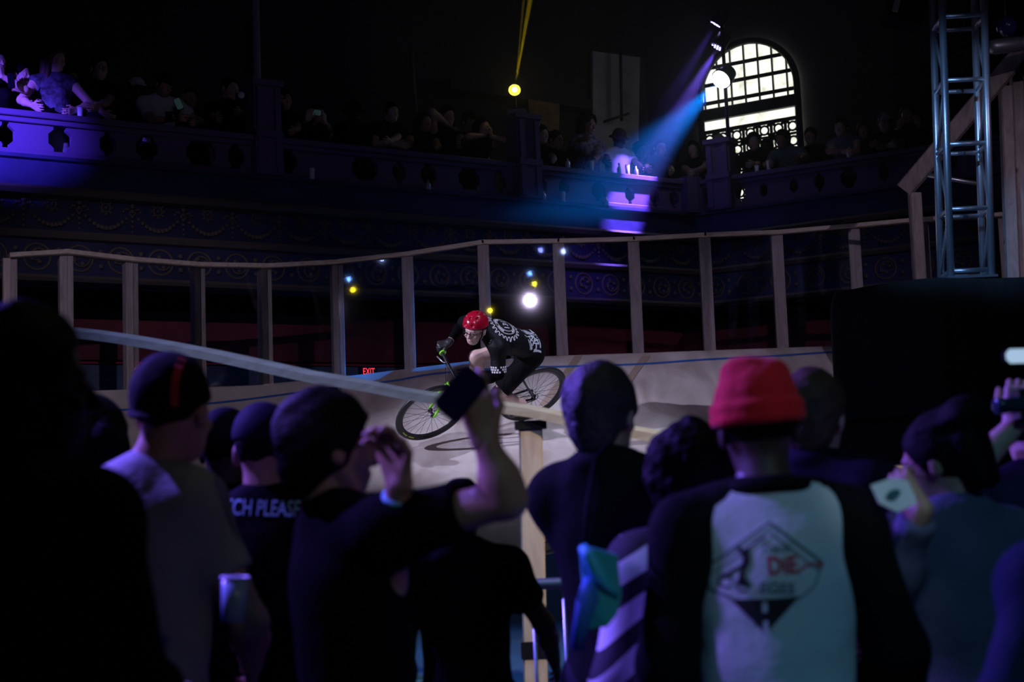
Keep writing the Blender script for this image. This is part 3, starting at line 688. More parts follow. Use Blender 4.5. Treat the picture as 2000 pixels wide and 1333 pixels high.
def railpt(wing, t, o=0, z=0):
    p, q = (rA, rC) if wing == 0 else (rC, rB); d = (q-p)/np.linalg.norm(q-p); nn = nL if wing == 0 else nR
    return np.array([*(p+d*t+nn*o), z])
holes = [[(-60, -35), (-5, 27), (93, 138), (193, 224), (264, 306), (361, 418), (443, 474), (541, 578), (684, 734), (763, 788), (818, 848), (891, 932), (958, 983), (1042, 1062), (1086, 1106), (1150, 1176), (1214, 1232), (1262, 1280), (1300, 1318)],
         [(1372, 1384), (1434, 1452), (1482, 1496), (1540, 1556), (1588, 1608), (1640, 1672), (1715, 1735), (1780, 1800), (1850, 1870), (1920, 1945), (1990, 2010)]]
newels = [[(488, 541), (998, 1042), (1322, 1350)], [(1352, 1368), (1386, 1432)]]
for wing in (0, 1):
    ro = empty('balustrade', railpt(wing, 2, 0, BF))
    tag(ro, ['purple painted balcony balustrade with pierced panels along the left wing', 'dark purple balcony balustrade running under the arched window to the right'][wing], 'balustrade')
    p, q = (rA, rC) if wing == 0 else (rC, rB); L = np.linalg.norm(q-p); t0, t1 = 0, L
    mb = MB(); mb.beam(railpt(wing, t0, 0, RZ-.03), railpt(wing, t1, 0, RZ-.03), .20, .06, (0, 0, 1)); mb.beam(railpt(wing, t0, 0, RZ-.085), railpt(wing, t1, 0, RZ-.085), .13, .05, (0, 0, 1)); wpart(mb, 'handrail', m_purple, ro)
    mb = MB(); mb.beam(railpt(wing, t0, 0, LZ+.03), railpt(wing, t1, 0, LZ+.03), .08, .06, (0, 0, 1)); wpart(mb, 'bottom_rail', m_purple, ro)
    d3 = np.array([*((q-p)/L), 0]); n3 = np.array([*(nL if wing == 0 else nR), 0])
    ed = [t0]+[rail_t(x, wing) for h_ in holes[wing] for x in h_]+[t1]
    if wing == 1: ed[0] = 0.02
    za, zb = LZ+.05, RZ-.10
    for i in range(0, len(ed), 2):
        a, b = max(t0, ed[i]), min(t1, ed[i+1])
        if b-a < .02: continue
        e = min(.05, (b-a)*.25); hz = .09
        ol = [(a-e, za), (b+e, za), (b+e, za+hz*.5), (b, za+hz), (b, zb-hz), (b+e, zb-hz*.5), (b+e, zb), (a-e, zb), (a-e, zb-hz*.5), (a, zb-hz), (a, za+hz), (a-e, za+hz*.5)]
        mb = MB(); mb.prism(ol, railpt(wing, 0, .03), d3, z3, n3*-.06); wpart(mb, 'baluster', m_purple, ro)
    for xa, xb in newels[wing]:
        a, b = rail_t(xa, wing), rail_t(xb, wing); cx_ = (a+b)/2; wd = b-a; big = (xa in (488, 998, 1386))
        zt = {488: CZ+3.65+.52, 998: CZ+3.65+.52, 1386: CZ+3.65+.42}.get(xa, RZ+.03)
        mb = MB(); c0 = railpt(wing, cx_, .02)
        M3 = np.stack([d3, n3, z3], 1)
        mb.box(c0+z3*(LZ+.02+(RZ-LZ)/2), (wd, .28, RZ-LZ+.04), M3)
        if big:
            mb.box(c0+z3*(RZ+(zt-RZ)/2), (wd, .22, zt-RZ), M3); mb.box(c0+z3*(zt+.03), (wd*1.15, .30, .06), M3)
            for sg in (-1, 1): mb.box(c0+z3*((LZ+zt)/2)+d3*sg*wd*.33+n3*.13, (wd*.2, .05, zt-LZ-.05), M3)
            mb.box(c0+z3*RZ+n3*.14, (wd, .05, .07), M3)
        wpart(mb, 'newel_post', m_purple, ro)
# structural details behind the balcony
def onbackL(x, y, o=BW+.05):
    q0 = np.array([*off(o)[1], 0]); n3 = np.array([*nL, 0]); v = ray(x, y); t = ((q0-CAM)@n3)/(v@n3); return CAM+v*t
m_plaster = mat('pale_plaster', (.62, .64, .66), .8, bump=.3, bscale=8, vary=.25, vscale=2)
def wallquad(name, pxs, m_, t=.08, o=BW+.05):
    mb = MB(); vs = [onbackL(x, y, o) for x, y in pxs]; n3 = np.array([*nL, 0]); n = len(vs)
    mb.add(vs+[v-n3*t for v in vs], [tuple(range(n)), tuple(range(n, 2*n))[::-1]]+[(i, (i+1) % n, n+(i+1) % n, n+i) for i in range(n)])
    return mb
o = wallquad('', [(1158, 100), (1250, 112), (1246, 350), (1158, 350)], None).build('trim_13', m_plaster); o['kind'] = 'structure'
o = wallquad('', [(880, 150), (1158, 196), (1158, 214), (880, 172)], None, .25, BW+.3).build('trim_14', m_darkwall); o['kind'] = 'structure'
mb = MB(); mb.tube([onbackL(1212, 96, BW+.18), onbackL(1214, 236, BW+.18)], .022, 8); mb.tube([onbackL(1180, 238, BW+.2), onbackL(1228, 222, BW+.2)], .02, 8)
tag(mb.build('wall_pipe', m_frame), 'thin dark pipe with a crossbar fixed to the pale plaster wall', 'pipe')
bn = wallquad('', [(1032, 194), (1093, 203), (1092, 258), (1034, 250)], None, .02, BW+.5)
tag(bn.build('banner', mat('ochre_cloth', (.42, .24, .10), .8, vary=.5, vscale=4)), 'small ochre banner hung on the balcony wall below the yellow lamp', 'banner')
_t = rail_t(497, 0); _b = railpt(0, _t, -1.7, BF); _b = P(503, 182, _b[1]); mb = MB(); mb.tube([P(497, -80, _b[1]), _b, (_b[0], _b[1], BF)], .045, 12)
tag(mb.build('column', mat('grey_paint', (.30, .30, .38), .6)), 'slim grey iron column rising from the balcony', 'column')
mb = MB(); mb.tube([P(803, 100, 17.4), P(812, 215, 17.4)], .025, 8); bb = P(812, 215, 17.4); mb.tube([bb, (bb[0], bb[1], BF)], .025, 8)
tag(mb.build('pole', m_gold), 'thin brass coloured pole behind the spectators on the balcony', 'pole')
# ------------------------------------------------------------------ wooden track
top_px = [(-160, 770, 11.4), (20, 767, 11.9), (130, 765, 12.1), (260, 761, 12.4), (390, 757, 12.9), (522, 750, 13.4), (660, 737, 13.9), (795, 721, 14.0), (945, 703, 14.0), (1090, 695, 14.0), (1243, 690, 14.0), (1375, 685, 14.0), (1520, 680, 14.0), (1667, 675, 13.95), (1800, 671, 13.7), (1960, 668, 13.3)]
low_px = [(-260, 1240, 8.4), (-60, 1210, 8.6), (90, 1180, 8.9), (240, 1160, 9.1), (380, 1145, 9.4), (520, 1130, 9.7), (660, 1115, 9.9), (800, 1100, 10.1), (930, 1088, 10.3), (1070, 1076, 10.4), (1220, 1035, 10.6), (1340, 985, 10.9), (1470, 925, 11.1), (1590, 868, 11.3), (1640, 820, 11.4), (1700, 780, 11.4)]
def cr(arr, n):
    arr = np.array(arr, float); out_ = []
    m_ = len(arr)
    for i in range(m_-1):
        p0, p1, p2, p3 = arr[max(i-1, 0)], arr[i], arr[i+1], arr[min(i+2, m_-1)]
        for t in np.arange(n)/n:
            out_.append(.5*((2*p1)+(-p0+p2)*t+(2*p0-5*p1+4*p2-p3)*t*t+(-p0+3*p1-3*p2+p3)*t**3))
    out_.append(arr[-1]); return np.array(out_)
topw = cr([P(*q) for q in top_px], 6); loww = cr([P(*q) for q in low_px], 6)
NV = 24; vs = []
for a, b in zip(topw, loww):
    for j in range(NV+1):
        v = j/NV; p = b+(a-b)*v; p = p-z3*1.53*v*v*(1-v); vs.append(p)
nC = len(topw); fs = [(i*(NV+1)+j, (i+1)*(NV+1)+j, (i+1)*(NV+1)+j+1, i*(NV+1)+j+1) for i in range(nC-1) for j in range(NV)]
k = len(vs); vs2 = [p-z3*.03 for p in vs]
mt = bpy.data.materials.new('birch_plywood'); mt.use_nodes = True; nt = mt.node_tree; b = nt.nodes['Principled BSDF']
tc = nt.nodes.new('ShaderNodeTexCoord'); mp = nt.nodes.new('ShaderNodeMapping'); mp.inputs['Scale'].default_value = (1.2, .5, .9); mp.inputs['Rotation'].default_value = (0, 0, .3)
nt.links.new(tc.outputs['Object'], mp.inputs['Vector'])
n1 = nt.nodes.new('ShaderNodeTexNoise'); n1.inputs['Scale'].default_value = 2.4; n1.inputs['Detail'].default_value = 10; n1.inputs['Distortion'].default_value = .8
nt.links.new(mp.outputs['Vector'], n1.inputs['Vector'])
r1 = nt.nodes.new('ShaderNodeValToRGB'); r1.color_ramp.elements[0].position = .34; r1.color_ramp.elements[0].color = (.42, .35, .30, 1); r1.color_ramp.elements[1].position = .6; r1.color_ramp.elements[1].color = (.60, .54, .49, 1)
nt.links.new(n1.outputs['Fac'], r1.inputs['Fac'])
w1 = nt.nodes.new('ShaderNodeTexWave'); w1.inputs['Scale'].default_value = 1.6; w1.inputs['Distortion'].default_value = 9; w1.inputs['Detail'].default_value = 3; w1.inputs['Detail Scale'].default_value = 1.5
nt.links.new(mp.outputs['Vector'], w1.inputs['Vector'])
mx = nt.nodes.new('ShaderNodeMixRGB'); mx.blend_type = 'MULTIPLY'; mx.inputs['Fac'].default_value = .04; nt.links.new(r1.outputs['Color'], mx.inputs['Color1']); nt.links.new(w1.outputs['Color'], mx.inputs['Color2'])
nt.links.new(mx.outputs['Color'], b.inputs['Base Color']); b.inputs['Roughness'].default_value = .55
bp = nt.nodes.new('ShaderNodeBump'); bp.inputs['Strength'].default_value = .15; bp.inputs['Distance'].default_value = .02; nt.links.new(n1.outputs['Fac'], bp.inputs['Height']); nt.links.new(bp.outputs['Normal'], b.inputs['Normal'])
m_ply = mt
trk = empty('race_track', (0, 11.5, 0)); tag(trk, 'banked plywood bicycle track curving across the hall', 'race track')
mb = MB(); mb.add(vs, fs, True); mb.add(vs2, [f[::-1] for f in fs], True)
deck = wpart(mb, 'deck', m_ply, trk)
bpy.context.view_layer.update()
TB = BVHTree.FromPolygons([V(p) for p in vs], [tuple(f) for f in fs])
def hit(tree, x, y, off_=0):
    v = ray(x, y); h = tree.ray_cast(V(CAM), V(v).normalized())
    if h[0] is None: return None
    nn = np.array(h[1]); nn = nn if nn@v < 0 else -nn
    return np.array(h[0])+nn*off_
def strip_px(pxs, wpx, m_, nm, parent):
    pts = cr([(x, y, 0) for x, y in pxs], 12); L = []; R = []
    for x, y, _ in pts:
        a, b_ = hit(TB, x, y-wpx/2, .004), hit(TB, x, y+wpx/2, .004)
        if a is not None and b_ is not None: L.append(a); R.append(b_)
    n = len(L); q = MB(); q.add(L+R, [(i, i+1, n+i+1, n+i) for i in range(n-1)]); return wpart(q, nm, m_, parent)
strip_px([(60, 806), (215, 803), (420, 788), (605, 765), (760, 746), (850, 731), (1000, 719), (1100, 717), (1250, 712), (1380, 703), (1500, 697), (1620, 689), (1700, 686)], 3.6, mat('blue_line_paint', (.03, .12, .42), .5), 'lane_line', trk)
strip_px([(1000, 1078), (1040, 1070), (1200, 1010), (1400, 925), (1590, 848), (1625, 828)], 3.0, mat('red_line_paint', (.25, .04, .10), .5), 'lane_line', trk)
m_scuff = mat('tape_strip', (.36, .27, .20), .5)
for q_ in ([(1130, 693), (1090, 750), (1060, 790)], [(1262, 693), (1225, 745), (1190, 800)]):
    pts = cr([(x, y, 0) for x, y in q_], 8); L = []; R = []
    for x, y, _ in pts:
        a, b_ = hit(TB, x-8, y+3, .003), hit(TB, x+8, y+3, .003)
        if a is not None and b_ is not None: L.append(a); R.append(b_)
    n = len(L); qq = MB(); qq.add(L+R, [(i, i+1, n+i+1, n+i) for i in range(n-1)]); wpart(qq, 'seam_tape', m_scuff, trk)
# inner skirt and timber frame below the deck
m_skirt = mat('blue_skirt_cloth', (.04, .10, .22), .8)
mb = MB(); n = nC; lo_ = [p-z3*.03 for p in loww]; mb.add(lo_+[np.array([p[0], p[1]+.05, 0]) for p in loww], [(i, i+1, n+i+1, n+i) for i in range(n-1)]); wpart(mb, 'inner_skirt', m_skirt, trk)
mb = MB()
for i in range(3, nC, 6):
    p = topw[i]; mb.beam(p-z3*.06, (p[0], p[1], 0), .09, .09, (0, 1, 0)); mb.beam(p-z3*.35, loww[i]-z3*.3, .05, .10)
wpart(mb, 'support_frame', MAT['stud'], trk)
# infield deck
mb = MB(); zf = P(970, 1218, 9.9)[2]
pts = [P(-200, 1240, 8.0), P(520, 1228, 9.2), P(970, 1218, 9.9), P(1250, 1210, 9.9), P(1600, 1200, 9.8), P(1700, 1400, 7.6), P(-200, 1450, 6.9)]
mb.prism([(p[0], p[1]) for p in pts], (0, 0, 0), (1, 0, 0), (0, 1, 0), (0, 0, max(.05, zf)))
tag(mb.build('infield_platform', mat('blue_stage', (.06, .22, .50), .5, vary=.25, vscale=1.5)), 'low blue platform inside the curve of the track', 'platform')  # blue base colour with a patchy tone
print('infield z', zf)
# ------------------------------------------------------------------ far fence with clear panels
fpost = [((20, 500), 0), ((130, 493), 0), ((258, 508), 0), ((390, 518), 0), ((520, 520), 0), ((659, 512), 0), ((795, 497), 0), ((943, 474), 0), ((1090, 472), 0), ((1237, 468), 0), ((1376, 460), 0), ((1517, 455), 0), ((1667, 442), 0), ((1798, 430), 0), ((1960, 420), 0)]
tx = np.array([q[0] for q in top_px], float); ty = np.array([q[1] for q in top_px], float); td = np.array([q[2] for q in top_px], float)
fence = empty('track_fence', (0, 13.9, CZ+1.1)); tag(fence, 'tall timber fence with clear plastic panels along the far rim of the track', 'fence')
tops = []; bots = []
for (x, y), _ in fpost:
    d = np.interp(x, tx, td); pb0 = None
    lean = .035+(x-1000)*.000036; xb = x+(np.interp(x, tx, ty)-y)*lean
    pt = P(x, y, d); pbm = P(xb, np.interp(xb, tx, ty), d); tops.append(pt); bots.append(pbm)
for i, (pt, pbm) in enumerate(zip(tops, bots)):
    j = min(i+1, len(tops)-1); k_ = max(i-1, 0); dd = unit(tops[j]-tops[k_]); nn = np.array([-dd[1], dd[0], 0]); nn = unit(nn)
    mb = MB(); mb.beam(pbm+nn*.04-z3*.25, pt+nn*.04-z3*.02, .115, .085, nn, .06); wpart(mb, 'post', MAT['stud'], fence)
for i in range(len(tops)-1):
    a, b_ = tops[i], tops[i+1]; dd = unit(b_-a)
    mb = MB(); mb.beam(a-dd*.01, b_+dd*.01, .14, .038, (0, 0, 1), .1); wpart(mb, 'top_rail', MAT['rail_wood'], fence)
gm = bpy.data.materials.new('clear_plastic'); gm.use_nodes = True; nt = gm.node_tree; nt.nodes.clear()
tr_ = nt.nodes.new('ShaderNodeBsdfTransparent'); tr_.inputs[0].default_value = (.93, .95, .96, 1); gl = nt.nodes.new('ShaderNodeBsdfGlossy'); gl.inputs['Roughness'].default_value = .03
fr = nt.nodes.new('ShaderNodeFresnel'); fr.inputs[0].default_value = 1.45; mx = nt.nodes.new('ShaderNodeMixShader'); oo = nt.nodes.new('ShaderNodeOutputMaterial')
nt.links.new(fr.outputs[0], mx.inputs[0]); nt.links.new(tr_.outputs[0], mx.inputs[1]); nt.links.new(gl.outputs[0], mx.inputs[2]); nt.links.new(mx.outputs[0], oo.inputs[0])
PANES = []
for i in range(len(tops)-1):
    a, b_, c, d = bots[i], bots[i+1], tops[i+1], tops[i]
    dd = unit(c-d); nn = unit(np.cross(dd, z3)); nn = nn if nn[1] < 0 else -nn
    q = [p+nn*.01 for p in (a, b_, c-z3*.03, d-z3*.03)]
    mb = MB(); mb.add(q+[p+nn*.005 for p in q], [(0, 1, 2, 3), (7, 6, 5, 4), (0, 4, 5, 1), (1, 5, 6, 2), (2, 6, 7, 3), (3, 7, 4, 0)]); wpart(mb, 'clear_panel', gm, fence); PANES.append((q, unit(np.cross(q[1]-q[0], q[3]-q[0]))))
# ------------------------------------------------------------------ near barrier
nb = empty('track_barrier', P(1035, 1333, 6.1)*np.array([1, 1, 0])); tag(nb, 'near wooden track barrier with a long handrail sloping down to the right', 'barrier')
r_px = [(20, 640, 7.0), (161, 652, 6.8), (252, 664, 6.7), (350, 681, 6.6), (441, 699, 6.5), (609, 736, 6.3), (700, 751, 6.2), (820, 774, 6.15), (1037, 804, 6.05), (1280, 852, 5.9), (1600, 899, 5.7), (1790, 928, 5.6), (2080, 975, 5.5)]
def barseg(px_, nm):
    pts = cr([P(*q) for q in px_], 4); vs = []; n = len(pts); w_, h_ = .095, .052
    for i, p in enumerate(pts):
        t = unit(pts[min(i+1, n-1)]-pts[max(i-1, 0)]); s_ = unit(np.cross(t, z3)); u_ = np.cross(s_, t)
        vs += [p+s_*a*w_/2+u_*b_*h_/2 for a, b_ in ((-1, -1), (1, -1), (1, .35), (.55, 1), (-.9, 1), (-1, .8))]
    fs = [(i*6+k, i*6+(k+1) % 6, (i+1)*6+(k+1) % 6, (i+1)*6+k) for i in range(n-1) for k in range(6)]+[(0, 1, 2, 3, 4, 5), tuple((n-1)*6+k for k in range(6))]
    mb = MB(); mb.add(vs, fs); wpart(mb, nm, MAT['rail_wood'], nb)
barseg(r_px[:6], 'handrail'); barseg(r_px[5:9], 'handrail'); barseg(r_px[8:11], 'handrail'); barseg(r_px[10:], 'handrail')
def npost(x, y, d, x2, w_=.10):
    t = P(x, y, d); b_ = P(x2, 1333, d); bt = t+(b_-t)*((t[2]-0)/(t[2]-b_[2])); bt = np.array([t[0]+(bt[0]-t[0]), d, 0.])
    mb = MB(); mb.beam(bt, t, w_, .09, (0, 1, 0), .08); wpart(mb, 'post', MAT['stud'], nb); return t, bt
t_, bt_ = npost(1036, 826, 6.1, 1046); npost(634, 762, 6.3, 640); npost(1560, 905, 5.75, 1572); npost(96, 668, 6.9, 98)
mb = MB()
for x, y, d in ((1036, 831, 6.1), (634, 766, 6.3)):
    mb = MB(); c = P(x, y, d); mb.box(c, (.135, .12, .036)); wpart(mb, 'bracket', MAT['black_plastic'], nb)
mb = MB(); c = t_+(bt_-t_)*((t_[2]-P(1045, 1268, 6.1)[2])/t_[2]); mb.box(c, (.116, .105, .07)); wpart(mb, 'strap', MAT['black_plastic'], nb)
# crowd control barrier between the crowd and the track
cb = empty('crowd_barrier', P(1025, 1143, 5.2)*np.array([1, 1, 0])); tag(cb, 'steel crowd control barrier behind the spectators at centre', 'barrier')
mb = MB(); zt = P(1025, 1143, 5.2)[2]; xs = [P(x, 1143, 5.2)[0] for x in (560, 1640)]
mb.tube([(xs[0], 5.2, .15), (xs[0], 5.2, zt-.08), (xs[0]+.08, 5.2, zt), (xs[1]-.08, 5.2, zt), (xs[1], 5.2, zt-.08), (xs[1], 5.2, .15)], .021, 10); mb.tube([(xs[0], 5.2, .18), (xs[1], 5.2, .18)], .016, 8); wpart(mb, 'frame', MAT['steel_blue'], cb)
x0 = P(1043, 1200, 5.2)[0]
for i in range(-7, 12):
    x = x0+i*.11
    if xs[0] < x < xs[1]:
        mb = MB(); mb.tube([(x, 5.2, .18), (x, 5.2, zt)], .0075, 6); wpart(mb, 'bar', MAT['steel_blue'], cb)
for x in (xs[0]+.15, xs[1]-.15): mb = MB(); mb.box((x, 5.2, .0125), (.06, .6, .025)); mb.tube([(x, 5.2, .02), (x, 5.2, .2)], .02, 8); wpart(mb, 'foot', MAT['steel_blue'], cb)
# ------------------------------------------------------------------ draped black box, truss tower
m_drape = mat('black_drape', (.035, .037, .037), .8, bump=.5, bscale=5, bdist=.05)
zt = P(1820, 541, 8.9)[2]
cL = P(1616, 574, 9.5); cM = P(1820, 541, 8.9); cR = P(2140, 532, 9.1)
def drape(name, lab, z0, z1, pts, bul):
    """draped block: rounded, slightly wavy sides"""
    a = [xy(p) for p in pts]; back = [a[2]+np.array([.1, 1.0]), a[0]+np.array([.3, .9])]; poly = a+back
    per = []
    for i in range(len(poly)):
        p, q = poly[i], poly[(i+1) % len(poly)]; n = max(2, int(np.linalg.norm(q-p)/.05))
        per += [p+(q-p)*k/n for k in range(n)]
    per = np.array(per)
    for _ in range(2): per = (np.roll(per, 1, 0)+2*per+np.roll(per, -1, 0))/4
    cen = per.mean(0); n = len(per); rows = 24; vs = []
    for r in range(rows+1):
        t = r/rows; z = z0+(z1-z0)*t; e = min(t, 1-t)
        inset = .05*math.exp(-e*14)+.0*bul
        for k, p in enumerate(per):
            wv = .006*math.sin(k*.9+3*math.sin(t*2))+.004*math.sin(k*.37+t*6)
            d = (p-cen)/np.linalg.norm(p-cen); q = p+d*(wv-inset); vs.append((*q, z+.01*math.sin(k*.2)*(1 if r == rows else 0)))
    fs = [(r*n+k, r*n+(k+1) % n, (r+1)*n+(k+1) % n, (r+1)*n+k) for r in range(rows) for k in range(n)]+[tuple(range(n))[::-1], tuple(range(rows*n, (rows+1)*n))]
    mb = MB(); mb.add(vs, fs, True); return tag(mb.build(name, m_drape), lab, 'draped block')
zs = P(1700, 822, 9.2)[2]
drape('draped_block', 'large black draped block carrying the truss tower', zs+.004, zt, (cL, cM, cR), 1)
cL2 = P(1622, 822, 9.5)
drape('draped_block', 'lower black draped block underneath the block with the truss tower', 0, zs-.004, (cL2, P(1822, 822, 8.9), P(2140, 820, 9.1)), 1)
# ledge of blue cloth right of the track end
tt = empty('truss_tower', (*xy(P(1895, 530, 9.35)), zt+.012)); tag(tt, 'aluminium box truss tower standing on the black draped block', 'truss')
fl_b, fl_t = P(1857, 531, 9.2), P(1838, -60, 9.2); fr_b, fr_t = P(1937, 528, 9.2), P(1920, -60, 9.2)
bl_b, bl_t = P(1838, 545, 9.5), P(1820, -60, 9.5); br_b, br_t = P(1921, 541, 9.5), P(1901, -60, 9.5)
def atz(a, b_, z): return a+(b_-a)*((z-a[2])/(b_[2]-a[2]))
zb = zt+.03; ztp = fl_t[2]
ch = [(fl_b, fl_t), (fr_b, fr_t), (bl_b, bl_t), (br_b, br_t)]
for a, b_ in ch:
    mb = MB(); mb.tube([atz(a, b_, zb), atz(a, b_, ztp)], .025, 12); wpart(mb, 'chord', MAT['steel_blue'], tt)
for z in [P(1900, y, 9.2)[2] for y in (528, 407, 280, 155, 30, -40)]:
    for (i, j) in ((0, 1), (2, 3), (0, 2), (1, 3)):
        z_ = max(z, zb+.01); mb = MB(); mb.tube([atz(*ch[i], z_), atz(*ch[j], z_)], .016, 8); wpart(mb, 'rung', MAT['steel_blue'], tt)
zz = [P(1900, y, 9.2)[2] for y in (528, 407, 280, 155, 30)]
for k_ in range(4):
    for (i, j) in ((0, 2), (1, 3)):
        mb = MB(); mb.tube([atz(*ch[i if k_ % 2 else j], max(zz[k_], zb+.02)), atz(*ch[j if k_ % 2 else i], zz[k_+1])], .012, 8); wpart(mb, 'brace', MAT['steel_blue'], tt)
mb = MB(); c = sum(atz(a, b_, zb) for a, b_ in ch)/4
vs_ = [atz(*ch[i], zb-.012)+(atz(*ch[i], zb)-c)*np.array([.25, .25, 0]) for i in (0, 1, 3, 2)]
mb.add(vs_+[v+z3*.015 for v in vs_], [(0, 1, 2, 3), (7, 6, 5, 4), (0, 4, 5, 1), (1, 5, 6, 2), (2, 6, 7, 3), (3, 7, 4, 0)]); wpart(mb, 'base_plate', MAT['steel_blue'], tt)
# timber stair frame behind the truss at right
sf = empty('stair_frame', (*xy(P(1900, 400, 11.8)), 0)); tag(sf, 'raw timber stair frame with a diagonal handrail behind the truss tower', 'stair')
m_st = wood_mat('rough_timber', (.40, .34, .30), (.26, .21, .19), (4, 4, 1), nscale=4)
mb = MB(); mb.beam(P(1766, 372, 12.0), P(2060, 25, 11.4), .10, .14, (0, 0, 1)); wpart(mb, 'handrail', m_st, sf)
for x, y, x2, y2, d in ((1786, 378, 1797, 560, 12.0), (1963, 170, 1978, 560, 11.8), (1985, 150, 2000, 560, 11.9)):
    t = P(x, y, d); b_ = P(x2, y2, d); bt = t+(b_-t)*(t[2]/(t[2]-b_[2])); mb = MB(); mb.beam(bt, t, .10, .09, (0, 1, 0)); wpart(mb, 'post', m_st, sf)
mb = MB(); mb.tube([P(1800, 340, 12.1), P(1950, 366, 12.1)], .02, 8); wpart(mb, 'crossbar', MAT['steel_blue'], sf)
# glass ball lamp, right edge; pale duct
mb = MB(); c = P(1966, 52, 10.5); mb.lathe(c, (0, 0, 1), [(.001, -.075)]+[(.075*math.cos(a), .075*math.sin(a)) for a in np.linspace(-1.4, 1.4, 13)]+[(.001, .075)], 20)
gb = empty('globe_lamp', c+z3*.3); tag(gb, 'small dark glass globe hanging near the top right corner', 'lamp')
wpart(mb, 'globe', mat('dark_glass', (.02, .02, .08), .08, spec=.9), gb)
mb = MB(); mb.tube([c+z3*.07, c+z3*.6], .006, 6); wpart(mb, 'stem', m_frame, gb)
mb = MB(); mb.lathe(P(1990, 86, 11.0), (1, .1, .1), [(.05, -.25), (.06, -.2), (.06, 0), (.05, .02), (.06, .04), (.06, .4)], 20); tag(mb.build('pipe_duct', mat('duct_metal', (.4, .4, .42), .4, .7)), 'pale metal duct end at the right edge above the stair frame', 'duct')
# ------------------------------------------------------------------ bicycle and rider (built in bike coordinates: a forward, b up in the wheel plane, c to the rider's left)
RH = P(1040, 770, 12.84); FH = P(843, 807, 12.4)
bh = unit(FH-RH); bn = np.array([.385, -.53, -.757]); bn = unit(bn-bh*(bn@bh)); bu = -np.cross(bn, bh)
def Bk(a, b, c=0): return RH+bh*a+bu*b+bn*c
WB = np.linalg.norm(FH-RH); WR = .335
bike = empty('bicycle', Bk(.5, -WR)); tag(bike, 'black fixed gear bicycle with bright green fork leaning through the turn', 'bicycle')
m_bk = mat('gloss_black_paint', (.015, .015, .018), .25, spec=.6); m_tyre = mat('tyre_rubber', (.02, .02, .022), .45, bump=.2, bscale=120, bdist=.003)
m_green = mat('neon_green_paint', (.30, .95, .05), .35); m_spoke = mat('spoke_steel', (.10, .10, .11), .4, .6); m_rim = mat('black_rim', (.03, .03, .035), .25, .4)
m_tan = mat('tan_sidewall', (.20, .12, .08), .7)
def wheel(c, front):
    hub = Bk(*c)
    mb = MB(); mb.ring(hub, bn, WR-.016, .017, 72, 10); ty = wpart(mb, 'tyre', m_tyre, bike)
    ring = []
    mb = MB()
    pr = [(-.011, -.022), (.011, -.022), (.012, .006), (.004, .030), (-.004, .030), (-.012, .006)]
    n = 72; vs = []
    for i in range(n):
        a = 2*PI*i/n; r_ = bh*math.cos(a)+bu*math.sin(a)
        for cc, dr in pr: vs.append(hub+r_*(WR-.035-dr)+bn*cc)
    k = len(pr); mb.add(vs, [(i*k+j, i*k+(j+1) % k, ((i+1) % n)*k+(j+1) % k, ((i+1) % n)*k+j) for i in range(n) for j in range(k)], True)
    rm = wpart(mb, 'rim', m_rim, bike)
    if front:
        mb = MB(); a0 = .1
        for a0 in (-1.15, -.85): 
            L = [hub+(bh*math.cos(a)+bu*math.sin(a))*(WR-.035)+bn*.0135 for a in np.linspace(a0, a0+.22, 6)]; mb.tube(L, .006, 5)
        wpart(mb, 'rim_sticker', mat('yellow_green_sticker', (.45, .75, .05), .5), bike)
    for i in range(28):
        a = 2*PI*i/28; s_ = 1 if i % 2 else -1; b_ = a+.32*(1 if (i//2) % 2 else -1)
        p0 = hub+(bh*math.cos(b_)+bu*math.sin(b_))*.020+bn*.028*s_; p1 = hub+(bh*math.cos(a)+bu*math.sin(a))*(WR-.06)
        mb = MB(); mb.tube([p0, p1], .0016, 4, False); wpart(mb, 'spoke', m_spoke, bike)
    mb = MB(); mb.lathe(hub, bn, [(.008, -.05), (.010, -.042), (.024, -.034), (.024, -.028), (.012, -.02), (.012, .02), (.024, .028), (.024, .034), (.010, .042), (.008, .05)], 16); wpart(mb, 'hub', m_bk, bike)
wheel((0, 0, 0), False); wheel((WB, 0, 0), True)
BBx, BBy = .405, -.05; SX, SY = .25, .44; HTx, HTy = WB-.165, .45; HBx, HBy = WB-.115, .33
def bt(name, pts, r, m_=m_bk, n=10): mb = MB(); mb.tube([Bk(*p) for p in pts], r, n); return wpart(mb, name, m_, bike)
bt('top_tube', [(SX+.01, SY-.05, 0), (HTx, HTy-.03, 0)], .019); bt('down_tube', [(BBx, BBy, 0), (HBx, HBy+.02, 0)], .022); bt('seat_tube', [(BBx, BBy, 0), (SX, SY, 0)], .017)
bt('head_tube', [(HTx, HTy, 0), (HBx, HBy, 0)], .023)
for c in (-1, 1):
    bt('seat_stay', [(SX+.01, SY-.06, .01*c), (.02, .01, .06*c)], .009); bt('chain_stay', [(BBx, BBy, .03*c), (.0, .0, .06*c)], .011)
    bt('fork_blade', [(HBx+.005, HBy-.015, .03*c), (HBx+.045, HBy-.10, .050*c), (WB-.01, .03, .052*c), (WB, 0, .052*c)], [.017, .015, .011, .010], m_green)
bt('fork_crown', [(HBx, HBy, 0), (HBx+.006, HBy-.02, 0), (HBx+.01, HBy-.025, .035), ], .018, m_green); bt('fork_crown', [(HBx+.006, HBy-.02, 0), (HBx+.01, HBy-.025, -.035)], .017, m_green)
bt('seat_post', [(SX, SY, 0), (SX-.035, SY+.10, 0)], .014)
mb = MB()
sd_ = [(SX-.17, SY+.12, 0), (SX-.10, SY+.125, 0), (SX, SY+.115, 0), (SX+.10, SY+.108, 0)]
